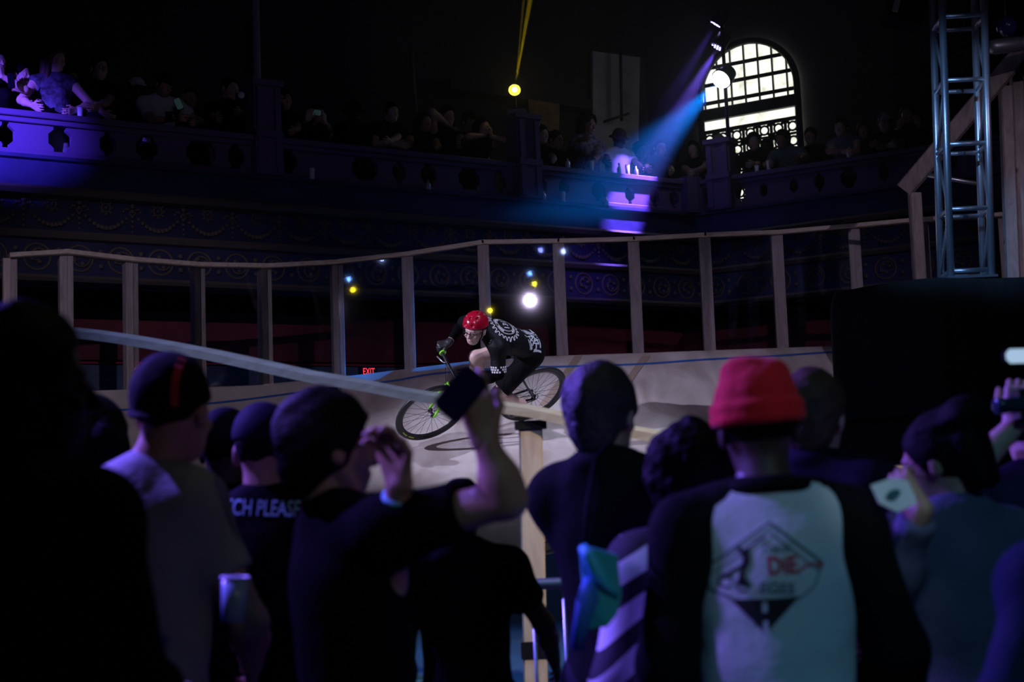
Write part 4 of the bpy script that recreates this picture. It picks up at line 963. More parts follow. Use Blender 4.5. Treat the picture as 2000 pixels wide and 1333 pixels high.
mb.tube([Bk(*p) for p in sd_], [.03, .062, .034, .018], 12); wpart(mb, 'saddle', mat('saddle_vinyl', (.02, .02, .022), .4), bike)
bt('stem', [(HTx, HTy+.01, 0), (HTx-.008, HTy+.035, 0), (HTx+.075, HTy+.045, 0)], .016)
bx, by = HTx+.078, HTy+.047
bt('handlebar', [(bx-.02, by+.02, -.33), (bx, by+.01, -.2), (bx, by, -.06), (bx, by, .06), (bx, by+.01, .2), (bx-.02, by+.02, .33)], .0145, m_bk, 12)
bt('brake_lever', [(bx, by, -.10), (bx+.03, by-.005, -.12), (bx+.05, by-.01, -.20)], .006, MAT['steel_blue'])
bt('brake_caliper', [(HBx+.045, HBy-.01, .03), (HBx+.06, HBy-.05, .034), (HBx+.05, HBy-.07, .02)], .010, MAT['black_plastic'])
bt('brake_cable', [(bx, by+.0, -.10), (bx+.04, by+.045, -.06), (bx+.05, by-.02, -.01), (HBx+.05, HBy, .01)], .003, MAT['black_plastic'])
for c in (-1, 1):
    bt('grip', [(bx-.006, by+.012, .22*c), (bx-.02, by+.02, .335*c)], .018, mat('grip_rubber', (.02, .02, .02), .7))
    mb = MB(); mb.lathe(Bk(bx-.005, by+.011, .212*c), bn, [(.016, -.007), (.031, -.005), (.031, .005), (.016, .007)], 18); wpart(mb, 'grip_flange', m_green, bike)
mb = MB(); cc = Bk(BBx, BBy, .045); mb.ring(cc, bn, .085, .004, 44, 5); mb.ring(cc, bn, .045, .005, 30, 5)
for i in range(5):
    a = 2*PI*i/5; mb.tube([cc+(bh*math.cos(a)+bu*math.sin(a))*.01, cc+(bh*math.cos(a)+bu*math.sin(a))*.085], .006, 5)
wpart(mb, 'chainring', MAT['steel_blue'], bike)
mb = MB(); mb.ring(Bk(0, 0, .045), bn, .035, .004, 24, 5); wpart(mb, 'sprocket', m_spoke, bike)
bt('chain', [(BBx, BBy+.088, .045), (0, .038, .045)], .004, m_spoke, 5); bt('chain', [(BBx, BBy-.088, .045), (0, -.038, .045)], .004, m_spoke, 5)
ca = math.radians(-62)       # left crank points down and slightly back
cv = np.array([-.165, -.02])
LP = (BBx+cv[0], BBy+cv[1], .115); RP = (BBx-cv[0], BBy-cv[1], -.115)
bt('crank_arm', [(BBx, BBy, .065), (LP[0], LP[1], .07)], .011, m_bk); bt('crank_arm', [(BBx, BBy, -.065), (RP[0], RP[1], -.07)], .011, m_bk)
for p in (LP, RP):
    mb = MB(); mb.box(Bk(*p), (.09, .085, .018), np.stack([bh, bn, bu], 1)); wpart(mb, 'pedal', m_bk, bike)
# --- rider
J = {'s': 1.0}
J['pelvis'] = Bk(.205, .625, 0); J['hipl'] = Bk(.225, .575, .09); J['hipr'] = Bk(.215, .575, -.09)
J['neck'] = Bk(.66, .915, -.005); J['shl'] = Bk(.640, .868, .165); J['shr'] = Bk(.67, .87, -.175)
J['head'] = Bk(.785, .945, -.02)
J['wrl'] = Bk(bx-.065, by+.075, .255); J['wrr'] = Bk(bx-.075, by+.07, -.265)
J['ell'] = Bk(.655, .700, .30); J['elr'] = Bk(.66, .63, -.40)
J['anl'] = Bk(LP[0]-.07, LP[1]+.10, .105); J['anr'] = Bk(RP[0]-.07, RP[1]+.10, -.105)
J['knl'] = ik(J['hipl'], J['anl'], .41, .40, bh*1+bn*.15)[0]; J['knr'] = ik(J['hipr'], J['anr'], .42, .41, bh*1-bn*.15+bu*.1)[0]
J['toel'] = J['anl']+bh*.15-bu*.065; J['toer'] = J['anr']+bh*.16-bu*.06
for nm in ('head', 'wrr', 'elr', 'shr', 'shl', 'ell', 'wrl', 'pelvis', 'knl', 'knr', 'anl', 'neck'): print(nm, [round(float(x)) for x in pix(J[nm])])
# head looks along the track toward the inside of the turn, tipped down
hf_ = unit(np.array([-.50, -.78, -.42])); hu_ = unit(np.array([.10, -.35, .93])); hu_ = unit(hu_-hf_*(hu_@hf_)); J['H'] = np.stack([np.cross(hf_, hu_), hf_, hu_], 1)
RO = np.array(Bk(.35, -WR)); Jl = {k: (v-RO if isinstance(v, np.ndarray) and v.shape == (3,) else v) for k, v in J.items()}
rd = empty('person', RO); tag(rd, 'cyclist in a red helmet and black printed jersey crouching over the handlebar of the bicycle', 'person')
T = tframe(Jl); up = T[:, 2]; R_ = .008
b = Fig(); torso(b, Jl); [arm(b, Jl, q) for q in 'lr']; legs(b, Jl, thick=.95); feet(b, Jl)
b.cone(Jl['neck'], Jl['neck']+(Jl['head']-Jl['neck'])*.6, .055, .052)
isl = [b.mesh(R_)]; h = Fig(); headp(h, Jl); isl.append(h.mesh(.004)); 
meshobj('body', isl, mat('pale_skin', (.66, .45, .38), .45, bump=.1, bscale=150, bdist=.002), rd)
gl_ = []
for sd, sg in (('l', 1), ('r', -1)):
    g = Fig(); W = Jl['wr'+sd]; barp = Bk(bx-.012, by+.016, .275*sg)-RO
    d = unit((barp+bu*.03)-W); nn = unit(-bu*.8-bh*.3)
    g.cone(W-(W-Jl['el'+sd])/np.linalg.norm(W-Jl['el'+sd])*.015, W, .033, .032, .01)
    handp(g, W, d, unit(-bu-d*.2), 1.0, 1.15, -sg*1, .05, g=.004, thumb=1.2); 
    mo = meshobj('glove', [g.mesh(.004)], mat('glove_leather', (.015, .015, .016), .5, bump=.3, bscale=90, bdist=.003), rd)
    if sg < 0:
        q = MB(); c0 = W+d*.045-np.cross(d, bn)*0; bt_ = BVHTree.FromPolygons([v.co for v in mo.data.vertices], [p.vertices for p in mo.data.polygons])
        v0 = (CAM-RO); 
        def onto(tree, px, py, o=.0015):
            r = ray(px, py); hh = tree.ray_cast(V(v0), V(r).normalized())
            if hh[0] is None: return None
            nn_ = np.array(hh[1]); nn_ = nn_ if nn_@r < 0 else -nn_
            return np.array(hh[0])+nn_*o
        for ln in ([(851, 674), (854, 680), (851, 680)], [(854, 673), (858, 676), (855, 679), (859, 679)], [(850, 677), (859, 675)]):
            pts = [onto(bt_, *p) for p in ln]; pts = [p for p in pts if p is not None]
            if len(pts) > 1: q.tube(pts, .002, 4)
        if q.v: q.build('glove_mark', mat('white_print', (.8, .8, .8), .7), mo)
# sleeves (arm warmers), shorts, shoes
for sd in 'lr':
    a = Fig(); arm(a, Jl, sd, .005, upto=1.86, k=.02); meshobj('arm_warmer', [a.mesh(.007, .0015, 30, 2)], MAT['black_knit'], rd)
    sh = Fig(); s2 = dict(Jl); A = Jl['an'+sd]; t = Jl['toe'+sd]
    sh.cone(A-bu*.03, A-bu*.055, .040, .042, .02); sh.cone(A-bu*.06-bh*.03, t, .038, .034, .03); meshobj('shoe', [sh.mesh(.007)], MAT['dark_shoe'], rd)
sg_ = Fig(); pf = T
for sd in 'lr':
    Hp, K = Jl['hip'+sd], Jl['kn'+sd]; e = Hp+(K-Hp)*(.86 if sd == 'l' else .62); d = unit(K-Hp)
    sg_.cone(Hp, e+d*.03, .098, .078, .05, ((e, d),))
sg_.ell(Jl['pelvis'], (.165, .13, .14), T, .06)
meshobj('shorts', [sg_.mesh(.008, .004, 18, 4)], mat('shorts_fabric', (.003, .003, .004), .8, bump=.5, bscale=14, bdist=.05, spec=.12), rd)
jg = Fig(); nc = ((Jl['neck']+up*.05, up), (Jl['pelvis']-up*.02-T[:, 1]*0, -up-T[:, 1]*.3))
torso(jg, Jl, .012, 1.0, k=.06, cuts=nc)
for sd in 'lr': arm(jg, Jl, sd, .014, upto=.92, k=.045)
m_jersey = mat('jersey_fabric', (.004, .005, .006), .6, bump=.5, bscale=10, bdist=.05, spec=.22)
jo = meshobj('jersey', [jg.mesh(.008, .005, 15, 6)], m_jersey, rd)
JT = BVHTree.FromPolygons([v.co for v in jo.data.vertices], [p.vertices for p in jo.data.polygons])
m_white = mat('white_print', (.8, .8, .8), .7); m_pale = mat('pale_print', (.55, .60, .62), .7)
bk_c = Jl['neck']*.80+Jl['pelvis']*.20-T[:, 1]*.30     # print centre, outside the back
XA, YA = T[:, 0], T[:, 2]
def onback(x, y, o=.004):
    """print coordinates (metres across, up the spine) -> point on the jersey back"""
    p = bk_c+XA*x+YA*y; hh = JT.ray_cast(V(p), V(T[:, 1]))
    return None if hh[0] is None else np.array(hh[0])-T[:, 1]*o
def line_on(mb, pts, w_, fn, closed=False):
    """flat printed stroke on a surface"""
    pts = [np.array(p, float) for p in pts]; n = len(pts); rows = []
    for i, p in enumerate(pts):
        t = pts[(i+1) % n]-pts[i-1] if closed else pts[min(i+1, n-1)]-pts[max(i-1, 0)]
        t = t/max(1e-9, np.linalg.norm(t)); s_ = np.array([-t[1], t[0]])*w_/2
        a, b_ = fn(*(p+s_)), fn(*(p-s_)); rows.append(None if a is None or b_ is None else (a, b_))
    for i in range(n if closed else n-1):
        r0, r1 = rows[i], rows[(i+1) % n]
        if r0 is None or r1 is None: continue
        mb.add([r0[0], r0[1], r1[1], r1[0]], [(0, 1, 2, 3)])
q = MB()
gear = []
for i in range(22):
    for a, r in ((0, .122), (.25, .125), (.4, .148), (.6, .150), (.75, .125)):
        t = 2*PI*(i+a)/22; gear.append((r*math.cos(t), r*math.sin(t)))
cs_ = []
for i in range(len(gear)):
    p, r = np.array(gear[i]), np.array(gear[(i+1) % len(gear)]); cs_ += [p, (p+r)/2]
line_on(q, cs_, .008, onback, True)
line_on(q, [(.098*math.cos(t), .098*math.sin(t)) for t in np.linspace(0, 2*PI, 60)], .005, onback, True)
line_on(q, [(.072*math.cos(t), .072*math.sin(t)) for t in np.linspace(0, 2*PI, 50)], .005, onback, True)
for a0, a1 in ((.3, 1.5), (1.8, 2.6), (3.6, 5.2)):
    line_on(q, [(.085*math.cos(t), .085*math.sin(t)) for t in np.linspace(a0, a1, 20)], .012, onback)
q.build('jersey_print', m_white, jo)
def text_on(txt, fn, size, m_, name, parent, sx=1, shear=0, bold=0, sub=3):
    """lettering laid on a surface; fn maps text plane coordinates to the surface"""
    cu = bpy.data.curves.new('txt', 'FONT'); cu.body = txt; cu.size = size; cu.align_x = 'CENTER'; cu.align_y = 'CENTER'; cu.shear = shear; cu.offset = bold; cu.resolution_u = 3
    to = bpy.data.objects.new('txt', cu); COL.objects.link(to); dg = bpy.context.evaluated_depsgraph_get(); dg.update()
    me = bpy.data.meshes.new_from_object(to.evaluated_get(dg)); bpy.data.objects.remove(to); 
    bm = bmesh.new(); bm.from_mesh(me); bmesh.ops.triangulate(bm, faces=bm.faces)
    for _ in range(sub):
        es = [e for e in bm.edges if e.calc_length() > size*.10]
        if es: bmesh.ops.subdivide_edges(bm, edges=es, cuts=1); bmesh.ops.triangulate(bm, faces=bm.faces)
    vs = [fn(v.co.x*sx, v.co.y) for v in bm.verts]; q = MB(); ok = [p is not None for p in vs]
    bm.verts.ensure_lookup_table()
    fs = [tuple(v.index for v in f.verts) for f in bm.faces]; bm.verts.index_update(); fs = [tuple(v.index for v in f.verts) for f in bm.faces if all(ok[v.index] for v in f.verts)]
    q.add([p if p is not None else (0, 0, 0) for p in vs], fs); bm.free()
    used = sorted({i for f in q.f for i in f}); mp_ = {i: k for k, i in enumerate(used)}; q.v = [q.v[i] for i in used]; q.f = [tuple(mp_[i] for i in f) for f in q.f]
    return q.build(name, m_, parent) if q.v else None
text_on('131', lambda x, y: onback(-y*1.0 if False else x, y), .075, m_white, 'number_print', jo, bold=.001)
q = MB()
r_ = np.random.RandomState(2)
for k in range(46):
    x = r_.uniform(-.15, .15); y = r_.uniform(-.42, -.22); a = r_.uniform(0, PI); L = r_.uniform(.015, .045)
    line_on(q, [(x+math.cos(a)*L*t, y+math.sin(a)*L*t) for t in (-1, -.5, 0, .5, 1)], .011, onback)
q.build('leaf_print', m_pale, jo)
# white print band on the left sleeve cuff
E0 = Jl['shl']+(Jl['ell']-Jl['shl'])*.80; dE = unit(Jl['ell']-Jl['shl']); ax1 = unit(np.cross(dE, bh)); ax2 = np.cross(dE, ax1)
q = MB()
for i in range(18):
    for j in range(3):
        a = 2*PI*i/18+j*.1; z = (j-1)*.02
        if (i+j) % 5 == 0: continue
        q.add([E0+dE*(z-.0075)+(ax1*math.cos(t)+ax2*math.sin(t))*.0665 for t in (a, a+.24)]+[E0+dE*(z+.0075)+(ax1*math.cos(t)+ax2*math.sin(t))*.0665 for t in (a+.24, a)], [(0, 1, 2, 3)])
q.build('cuff_print', m_white, jo)
# helmet
H = Jl['H']; c = Jl['head']; at_ = lambda x, y, z: c+H@np.array([x, y, z])
hm = Fig(); hm.ell(at_(0, -.012, .042), (.104, .122, .112), H, .02, ((at_(0, .0, .030), H@np.array([0, .10, -1])),)); hm.ell(at_(0, -.075, .0), (.080, .052, .055), H, .02)
for x, y, z, rx, ry in ((-.035, .105, .075, .014, .02), (.035, .105, .075, .014, .02), (0, .075, .125, .014, .022), (-.055, .05, .125, .013, .02), (.055, .05, .125, .013, .02), (-.03, -.02, .152, .012, .02), (.03, -.02, .152, .012, .02)):
    hm.ell(at_(x, y, z), (rx, ry, .020), H@rotm((1, 0, 0), -.8), .003, sub=True)
ho = meshobj('helmet', [hm.mesh(.0045)], mat('red_helmet_shell', (.48, .006, .03), .22, spec=.7, bump=.1, bscale=60, bdist=.002), rd)
HT = BVHTree.FromPolygons([v.co for v in ho.data.vertices], [p.vertices for p in ho.data.polygons])
q = MB(); c4 = at_(0, -.012, .047); rr = np.random.RandomState(3)
def onhelm(az, z, o=.0015):
    dd = H@np.array([math.sin(az), math.cos(az), 0]); p = at_(0, -.012, z)+dd*.3; hh = HT.ray_cast(V(p), V(-dd)); return None if hh[0] is None else np.array(hh[0])+dd*o
for k in range(14):
    az = -.55+k*.065+(.12 if k > 7 else 0); 
    line_on(q, [(az, .036), (az+.012, .042), (az, .049)] if k % 2 else [(az, .049), (az+.02, .049), (az+.005, .042), (az+.02, .036)], .006, lambda a, z: onhelm(a, z))
q.build('helmet_lettering', mat('faded_pink_print', (.75, .35, .45), .6), ho)
q = MB()
for x in (-1, 1): q.tube([at_(.088*x, .02, .02), at_(.074*x, .022, -.05), at_(.03*x, .03, -.108), at_(0, .032, -.118)], .005, 6)
q.build('chin_strap', MAT['black_knit'], rd)
q = MB()
for x in (-1, 1):
    pts = [at_(.032*x+.023*math.cos(t), .112-.008*abs(math.cos(t)), -.006+.016*math.sin(t)) for t in np.linspace(0, 2*PI, 17)[:-1]]; q.tube(pts, .0028, 6, closed=True); q.tube([at_(.055*x, .103, .0), at_(.078*x, .06, .0), at_(.084*x, -.01, .0)], .0028, 6)
q.tube([at_(-.010, .114, 0), at_(.010, .114, 0)], .0028, 6); q.build('glasses', MAT['black_plastic'], rd)
# ------------------------------------------------------------------ foreground spectators
def R_(d): return math.radians(d)
def fg(px, py, d, extra=0):
    p = P(px, py, d); return np.array([p[0], p[1], 0.]), p[2]-extra
MAT['grey_tee'] = mat('grey_marl_jersey', (.22, .23, .25), .85, bump=.3, bscale=9, bdist=.04, spec=.2)
MAT['white_tee'] = mat('white_jersey', (.62, .66, .68), .85, bump=.35, bscale=7, bdist=.05, spec=.2)
MAT['navy'] = mat('navy_cotton', (.02, .022, .06), .8, bump=.3, bscale=8, bdist=.04, spec=.08)
MAT['blue_shirt'] = mat('slate_blue_shirt', (.085, .09, .15), .75, bump=.4, bscale=7, bdist=.05, spec=.25)
MAT['dark_green_jacket'] = mat('dark_green_wool', (.012, .014, .013), .85, bump=.3, bscale=10, bdist=.03, spec=.05)
MAT['red_knit'] = mat('red_rib_knit', (.85, .015, .025), .85, bump=.5, bscale=60, bdist=.006, spec=.2, sheen=.1)
# 1 tall dark figure, left edge, in profile
loc, H = fg(34, 608, 2.45)
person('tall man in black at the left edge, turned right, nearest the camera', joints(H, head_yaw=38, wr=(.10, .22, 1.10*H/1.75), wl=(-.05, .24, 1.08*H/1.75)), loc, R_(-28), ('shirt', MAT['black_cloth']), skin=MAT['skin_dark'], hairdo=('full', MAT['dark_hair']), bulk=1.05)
loc, H = fg(180, 778, 3.95)
person('dark haired woman half hidden right behind the tall man in black', joints(H), loc, R_(-10), ('tee', None), hairdo=('bob', None), fem=1, skin=MAT['skin_dark'])
# 3 man in grey tee with backwards cap
loc, H = fg(352, 684, 3.45, .015)
J3 = joints(H, head_yaw=6, wr=(.20, .22, 1.02*H/1.75)); J3['neck'] = J3['neck']+np.array([.05, 0, 0]); J3['head'] = J3['head']+np.array([.10, 0, 0]); J3['shr'] = J3['shr']-np.array([.02, 0, 0])
p3 = person('man in a grey t-shirt and dark cap with a red stripe, left of centre', J3, loc+np.array([-.12, 0, 0]), R_(-12), ('tee', MAT['grey_tee']), skin=MAT['skin_tan'], hairdo=('crop', None), hat=('skullcap', MAT['black_cloth']), bulk=1.02)
capo = [o for o in p3.children if o.name.startswith('cap')][0]
CT = BVHTree.FromPolygons([v.co for v in capo.data.vertices], [p.vertices for p in capo.data.polygons])
mp = p3.location; Y3 = R_(-12)
def fig_hit(tree, loc, yaw, x, y, o=.002):
    v0 = W2L(loc, yaw, CAM); v1 = W2L(loc, yaw, CAM+ray(x, y)); h = tree.ray_cast(V(v0), V(v1-v0).normalized())
    if h[0] is None: return None
    n = np.array(h[1]); n = n if n@(v1-v0) < 0 else -n; return np.array(h[0])+n*o
q = MB(); line_on(q, [(356, 700), (348, 720), (342, 745), (340, 770), (341, 795)], 15, lambda x, y: fig_hit(CT, np.array(p3.location), Y3, x, y)); q.build('red_stripe', mat('red_cap_stripe', (.45, .02, .02), .8), capo)
# 4 and 5
loc, H = fg(440, 802, 4.5)
person('man in a dark cap between the grey t-shirt man and the lettered black t-shirt', joints(H), loc, R_(-8), ('tee', None), skin=MAT['skin_dark'], hairdo=('crop', None), hat=('cap', mat('dark_blue_cap', (.007, .007, .02), .8, spec=.1)))
loc5, H = fg(512, 782, 4.0, .015)
p5 = person('man in a dark cap and black t-shirt printed with pale hand lettering across the back', joints(H), loc5, R_(-4), ('tee', MAT['black_knit']), skin=MAT['skin_tan'], hairdo=('crop', None), hat=('cap', mat('dark_blue_cap', (.007, .007, .02), .8, spec=.1)), bulk=1.05)
def tree_of(root, nm):
    o = [c for c in root.children if c.name.startswith(nm)][0]
    return BVHTree.FromPolygons([v.co for v in o.data.vertices], [p.vertices for p in o.data.polygons]), o
T5, o5 = tree_of(p5, 't_shirt')
text_on('ITCH PLEASE', lambda x, y: fig_hit(T5, loc5, R_(-4), 507+x, 995-y+(x-15)*.03), 44, mat('pale_blue_print', (.20, .36, .42), .8), 'lettering', o5, sx=.62, shear=.18, bold=.6, sub=2)
q = MB()
for pts, w_ in (([(566, 931), (590, 941)], 6), ([(570, 944), (598, 956)], 4)): line_on(q, [(pts[0][0]+(pts[1][0]-pts[0][0])*t, pts[0][1]+(pts[1][1]-pts[0][1])*t) for t in np.linspace(0, 1, 6)], w_, lambda x, y: fig_hit(T5, loc5, R_(-4), x, y))
if q.v: q.build('shoulder_print', mat('pale_blue_print', (.20, .36, .42), .8), o5)
q = MB(); line_on(q, [(562+i*5, 940+i*2.2) for i in range(7)], 9, lambda x, y: fig_hit(T5, loc5, R_(-4), x, y, .003))
if q.v: q.build('shoulder_patch', mat('crimson_print', (.7, .08, .15), .8), o5)
# 6 man filming with a raised phone
loc6, H6 = fg(628, 768, 3.2); loc6 = loc6+np.array([.07, 0, 0]); y6 = R_(-56); s6 = H6/1.75
elb = W2L(loc6, y6, P(992, 975, 2.98)); wrw = W2L(loc6, y6, P(948, 862, 2.95))
J6 = joints(H6, head_yaw=6, head_roll=2, wl=W2L(loc6, y6, P(780, 950, 3.0)), pole_l=(.0, .2, -1))
J6['shr'] = J6['shr']+np.array([.0, .0, .03]); 
_dl = W2L((0, 0, 0), y6, (-.07, 0, 0)); J6['neck'] = J6['neck']+_dl*.5; J6['head'] = J6['head']+_dl
J6['elr'] = elb; J6['wrr'] = wrw
fd = unit(W2L(loc6, y6, P(925, 770, 2.93))-wrw)
p6 = person('man in black with glasses filming the race, right arm raised with a phone', J6, loc6, y6, ('tee', MAT['black_knit']), skin=MAT['skin_tan'], hairdo=('full', MAT['dark_hair']), bulk=.98, glasses=True, thick=1.0,
            hands={'r': dict(d=fd, n=unit(np.array([-1, .25, 0])), curl=.62, side=-1, fingers=(.35, .62, .7, .8)), 'l': dict(d=unit(W2L((0,0,0), y6, P(764, 885, 3.0)-P(780, 950, 3.0))), n=(.3, -1, .2), curl=.6, side=1)})
ph = P(900, 770, 2.86); a_ = unit(P(925, 792, 2.86)-P(880, 752, 2.86)); b_ = unit(P(880, 792, 2.88)-P(925, 752, 2.84)); b_ = unit(b_-a_*(a_@b_))
def phone(loc, ax, up_, lab, size=(.072, .145), group=None, lit=None):
    """ax across, up_ along the long side"""
    ax = unit(ax); up_ = unit(np.array(up_)-ax*(ax@np.array(up_))); n = np.cross(ax, up_)
    if n[1] > 0: pass
    w_, h_ = size; e = .012
    ol = [(-w_/2+e, -h_/2), (w_/2-e, -h_/2), (w_/2, -h_/2+e), (w_/2, h_/2-e), (w_/2-e, h_/2), (-w_/2+e, h_/2), (-w_/2, h_/2-e), (-w_/2, -h_/2+e)]
    r = empty('phone', loc); tag(r, lab, 'phone', group)
    mb = MB(); mb.prism(ol, np.array(loc)-n*.004, ax, up_, n*.008); wpart(mb, 'case', MAT['black_plastic'], r)
    s_ = -1 if n[1] > 0 else 1
    sc = [(a*.88, b*.88) for a, b in ol]; mb = MB(); mb.prism(sc, np.array(loc)+n*s_*.0042, ax, up_, n*s_*.0006); wpart(mb, 'screen', lit or mat('dark_screen', (.01, .01, .02), .1), r)
    return r
phone(ph, a_, b_, 'dark phone held up before the cyclist by the man filming', (.066, .125))
T6, o6 = tree_of(p6, 't_shirt')
# wristband on the left wrist
q = MB(); wl = J6['wrl']; dl = unit(J6['wrl']-J6['ell']); q.lathe(wl-dl*.03, dl, [(.031, -.007), (.034, -.005), (.034, .005), (.031, .007)], 20); q.build('wristband', mat('pale_blue_band', (.25, .65, .85), .5), p6)
loc7, H = fg(897, 937, 4.7)
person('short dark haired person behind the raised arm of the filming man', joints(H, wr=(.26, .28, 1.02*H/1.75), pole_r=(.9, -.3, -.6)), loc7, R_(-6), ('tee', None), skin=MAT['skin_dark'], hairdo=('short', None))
# 8 grey haired man in dark jacket
loc8, H = fg(1162, 716, 3.85)
J8 = joints(H, head_yaw=-6, wl=(-.02, .27, 1.05*H/1.75), wr=(.10, .27, 1.05*H/1.75), pole_l=(.2, -.4, -1), pole_r=(.2, -.6, -1)); _d8 = W2L((0, 0, 0), R_(-34), (-.04, 0, 0)); J8['head'] = J8['head']+_d8; J8['neck'] = J8['neck']+_d8*.6
p8 = person('grey haired man in a dark jacket in front of the rear wheel', J8, loc8+np.array([.05, 0, 0]), R_(-34), ('jacket', MAT['dark_green_jacket']), skin=MAT['skin'], hairdo=('full', MAT['grey_hair']), bulk=.90)
# 9 curly haired woman in stripes
loc9, H = fg(1345, 846, 3.46)
ms = bpy.data.materials.new('striped_knit'); ms.use_nodes = True; nt = ms.node_tree; b = nt.nodes['Principled BSDF']; b.inputs['Roughness'].default_value = .85
tc = nt.nodes.new('ShaderNodeTexCoord'); sx = nt.nodes.new('ShaderNodeSeparateXYZ'); nt.links.new(tc.outputs['Object'], sx.inputs[0])
def mth(op, a, b=None, v=None):
    n = nt.nodes.new('ShaderNodeMath'); n.operation = op
    nt.links.new(a, n.inputs[0])
    if b is not None: nt.links.new(b, n.inputs[1])
    if v is not None: n.inputs[1].default_value = v
    return n.outputs[0]
xx = mth('MULTIPLY', sx.outputs[0], sx.outputs[0]); sag = mth('MULTIPLY', xx, v=1.6); zz_ = mth('ADD', sx.outputs[2], sag)
fr_ = mth('FRACT', mth('MULTIPLY', zz_, v=1/.098)); st = mth('GREATER_THAN', fr_, v=.46)
mx = nt.nodes.new('ShaderNodeMixRGB'); mx.inputs[1].default_value = (.010, .010, .014, 1); mx.inputs[2].default_value = (.62, .62, .66, 1); nt.links.new(st, mx.inputs[0]); nt.links.new(mx.outputs[0], b.inputs['Base Color'])
person('woman with big dark curly hair in a top with broad black and pale stripes', joints(H, head_yaw=-12, head_roll=-8, wl=(-.22, .06, .92*H/1.75), pole_l=(-.5, -1, -.2)), loc9+np.array([.01, .0, 0]), R_(12), ('shirt', ms), skin=MAT['skin_tan'], hairdo=('curly', MAT['dark_hair']), fem=1, bulk=1.02, sleeves=1.55)
# 10 man in the red beanie
loc10, H = fg(1486, 694, 3.05, .03); loc10 = loc10+np.array([-.01, 0, 0])
p10 = person('man in a bright red knitted beanie and white raglan t-shirt with black sleeves', joints(H, head_roll=-3, wr=(.25, .12, .93*H/1.75), wl=(-.23, .14, .93*H/1.75), pole_r=(.4, -1, -.1), pole_l=(-.3, -1, -.1)), loc10, R_(3), ('raglan', MAT['white_tee']), skin=MAT['skin_dark'], hairdo=('crop', None), hat=('beanie', MAT['red_knit']), bulk=1.06, thick=.95)
T10, o10 = tree_of(p10, 't_shirt')
f10 = lambda x, y, o=.003: fig_hit(T10, loc10, R_(3), x, y, o)
m_dk = mat('black_print', (.012, .012, .014), .8); m_dgrey = mat('faded_grey_print', (.13, .18, .19), .8); m_rd = mat('red_print', (.55, .02, .05), .8)
def resamp(pts, n=10):
    o = []
    for a, b_ in zip(pts[:-1], pts[1:]): o += [(a[0]+(b_[0]-a[0])*t/n, a[1]+(b_[1]-a[1])*t/n) for t in range(n)]
    return o+[pts[-1]]
def poly_on(mb, ol, fn, step=6):
    """filled printed shape: scanline cells"""
    ys = [p[1] for p in ol]; y = min(ys); n = len(ol)
    def span(y):
        xs = []
        for i in range(n):
            (x0, y0), (x1, y1) = ol[i], ol[(i+1) % n]
            if (y0 <= y) != (y1 <= y): xs.append(x0+(x1-x0)*(y-y0)/(y1-y0))
        return sorted(xs)
    while y < max(ys)-1e-6:
        y2 = min(y+step, max(ys)); s1 = span(y+1e-3); s2 = span(y2-1e-3)
        for k in range(0, min(len(s1), len(s2))-1, 2):
            m_ = max(1, int(max(s1[k+1]-s1[k], s2[k+1]-s2[k])/step)); 
            for i in range(m_):
                q4 = [fn(s1[k]+(s1[k+1]-s1[k])*i/m_, y), fn(s1[k]+(s1[k+1]-s1[k])*(i+1)/m_, y), fn(s2[k]+(s2[k+1]-s2[k])*(i+1)/m_, y2), fn(s2[k]+(s2[k+1]-s2[k])*i/m_, y2)]
                if all(p is not None for p in q4): mb.add(q4, [(0, 1, 2, 3)])
        y = y2
q = MB()
line_on(q, resamp([(1386, 1105), (1502, 1022), (1606, 1100)]), 5, f10); line_on(q, resamp([(1394, 1120), (1502, 1040), (1598, 1114)]), 2.5, f10)
line_on(q, resamp([(1386, 1105), (1388, 1150), (1430, 1168)]), 4, f10); line_on(q, resamp([(1606, 1100), (1590, 1145), (1560, 1170)]), 3, f10); q.build('diamond_print', m_dgrey, o10)
q = MB(); poly_on(q, [(1428, 1171), (1562, 1165), (1496, 1238)], f10); q.build('road_print', m_dk, o10)
q = MB(); line_on(q, resamp([(1493, 1176), (1494, 1196)]), 9, lambda x, y: f10(x, y, .0045)); line_on(q, resamp([(1495, 1213), (1496, 1236)]), 9, lambda x, y: f10(x, y, .0045)); q.build('road_line_print', MAT['white_tee'], o10)
q = MB(); poly_on(q, [(1440, 1066), (1452, 1074), (1464, 1068), (1466, 1100), (1455, 1120), (1460, 1146), (1440, 1142), (1448, 1108), (1452, 1090), (1442, 1076)], f10, 4)
line_on(q, resamp([(1462, 1072), (1478, 1058), (1494, 1050)]), 5, f10); line_on(q, resamp([(1452, 1104), (1430, 1116), (1412, 1130)]), 6, f10)
line_on(q, [(1418+13*math.cos(t), 1134+13*math.sin(t)) for t in np.linspace(0, 2*PI, 20)], 3, f10); line_on(q, [(1452+13*math.cos(t), 1144+11*math.sin(t)) for t in np.linspace(0, 2*PI, 20)], 3, f10); q.build('cyclist_print', m_dk, o10)
text_on('Track', lambda x, y: f10(1512+x, 1072-y-x*.04), 25, m_dgrey, 'lettering', o10, sx=1.0, shear=.35, bold=.3, sub=2)
text_on('DiE', lambda x, y: f10(1530+x, 1106-y-x*.05), 48, m_rd, 'lettering', o10, sx=.85, shear=-.15, bold=1.2, sub=2)
text_on('EGES', lambda x, y: f10(1518+x, 1150-y+x*.02), 30, m_dgrey, 'lettering', o10, sx=1.05, bold=.6, sub=2)
q = MB(); line_on(q, [(1560, 1118), (1566, 1110), (1578, 1104), (1594, 1101), (1606, 1103), (1604, 1108), (1598, 1108)], 5, f10); q.build('red_swash_print', m_rd, o10)
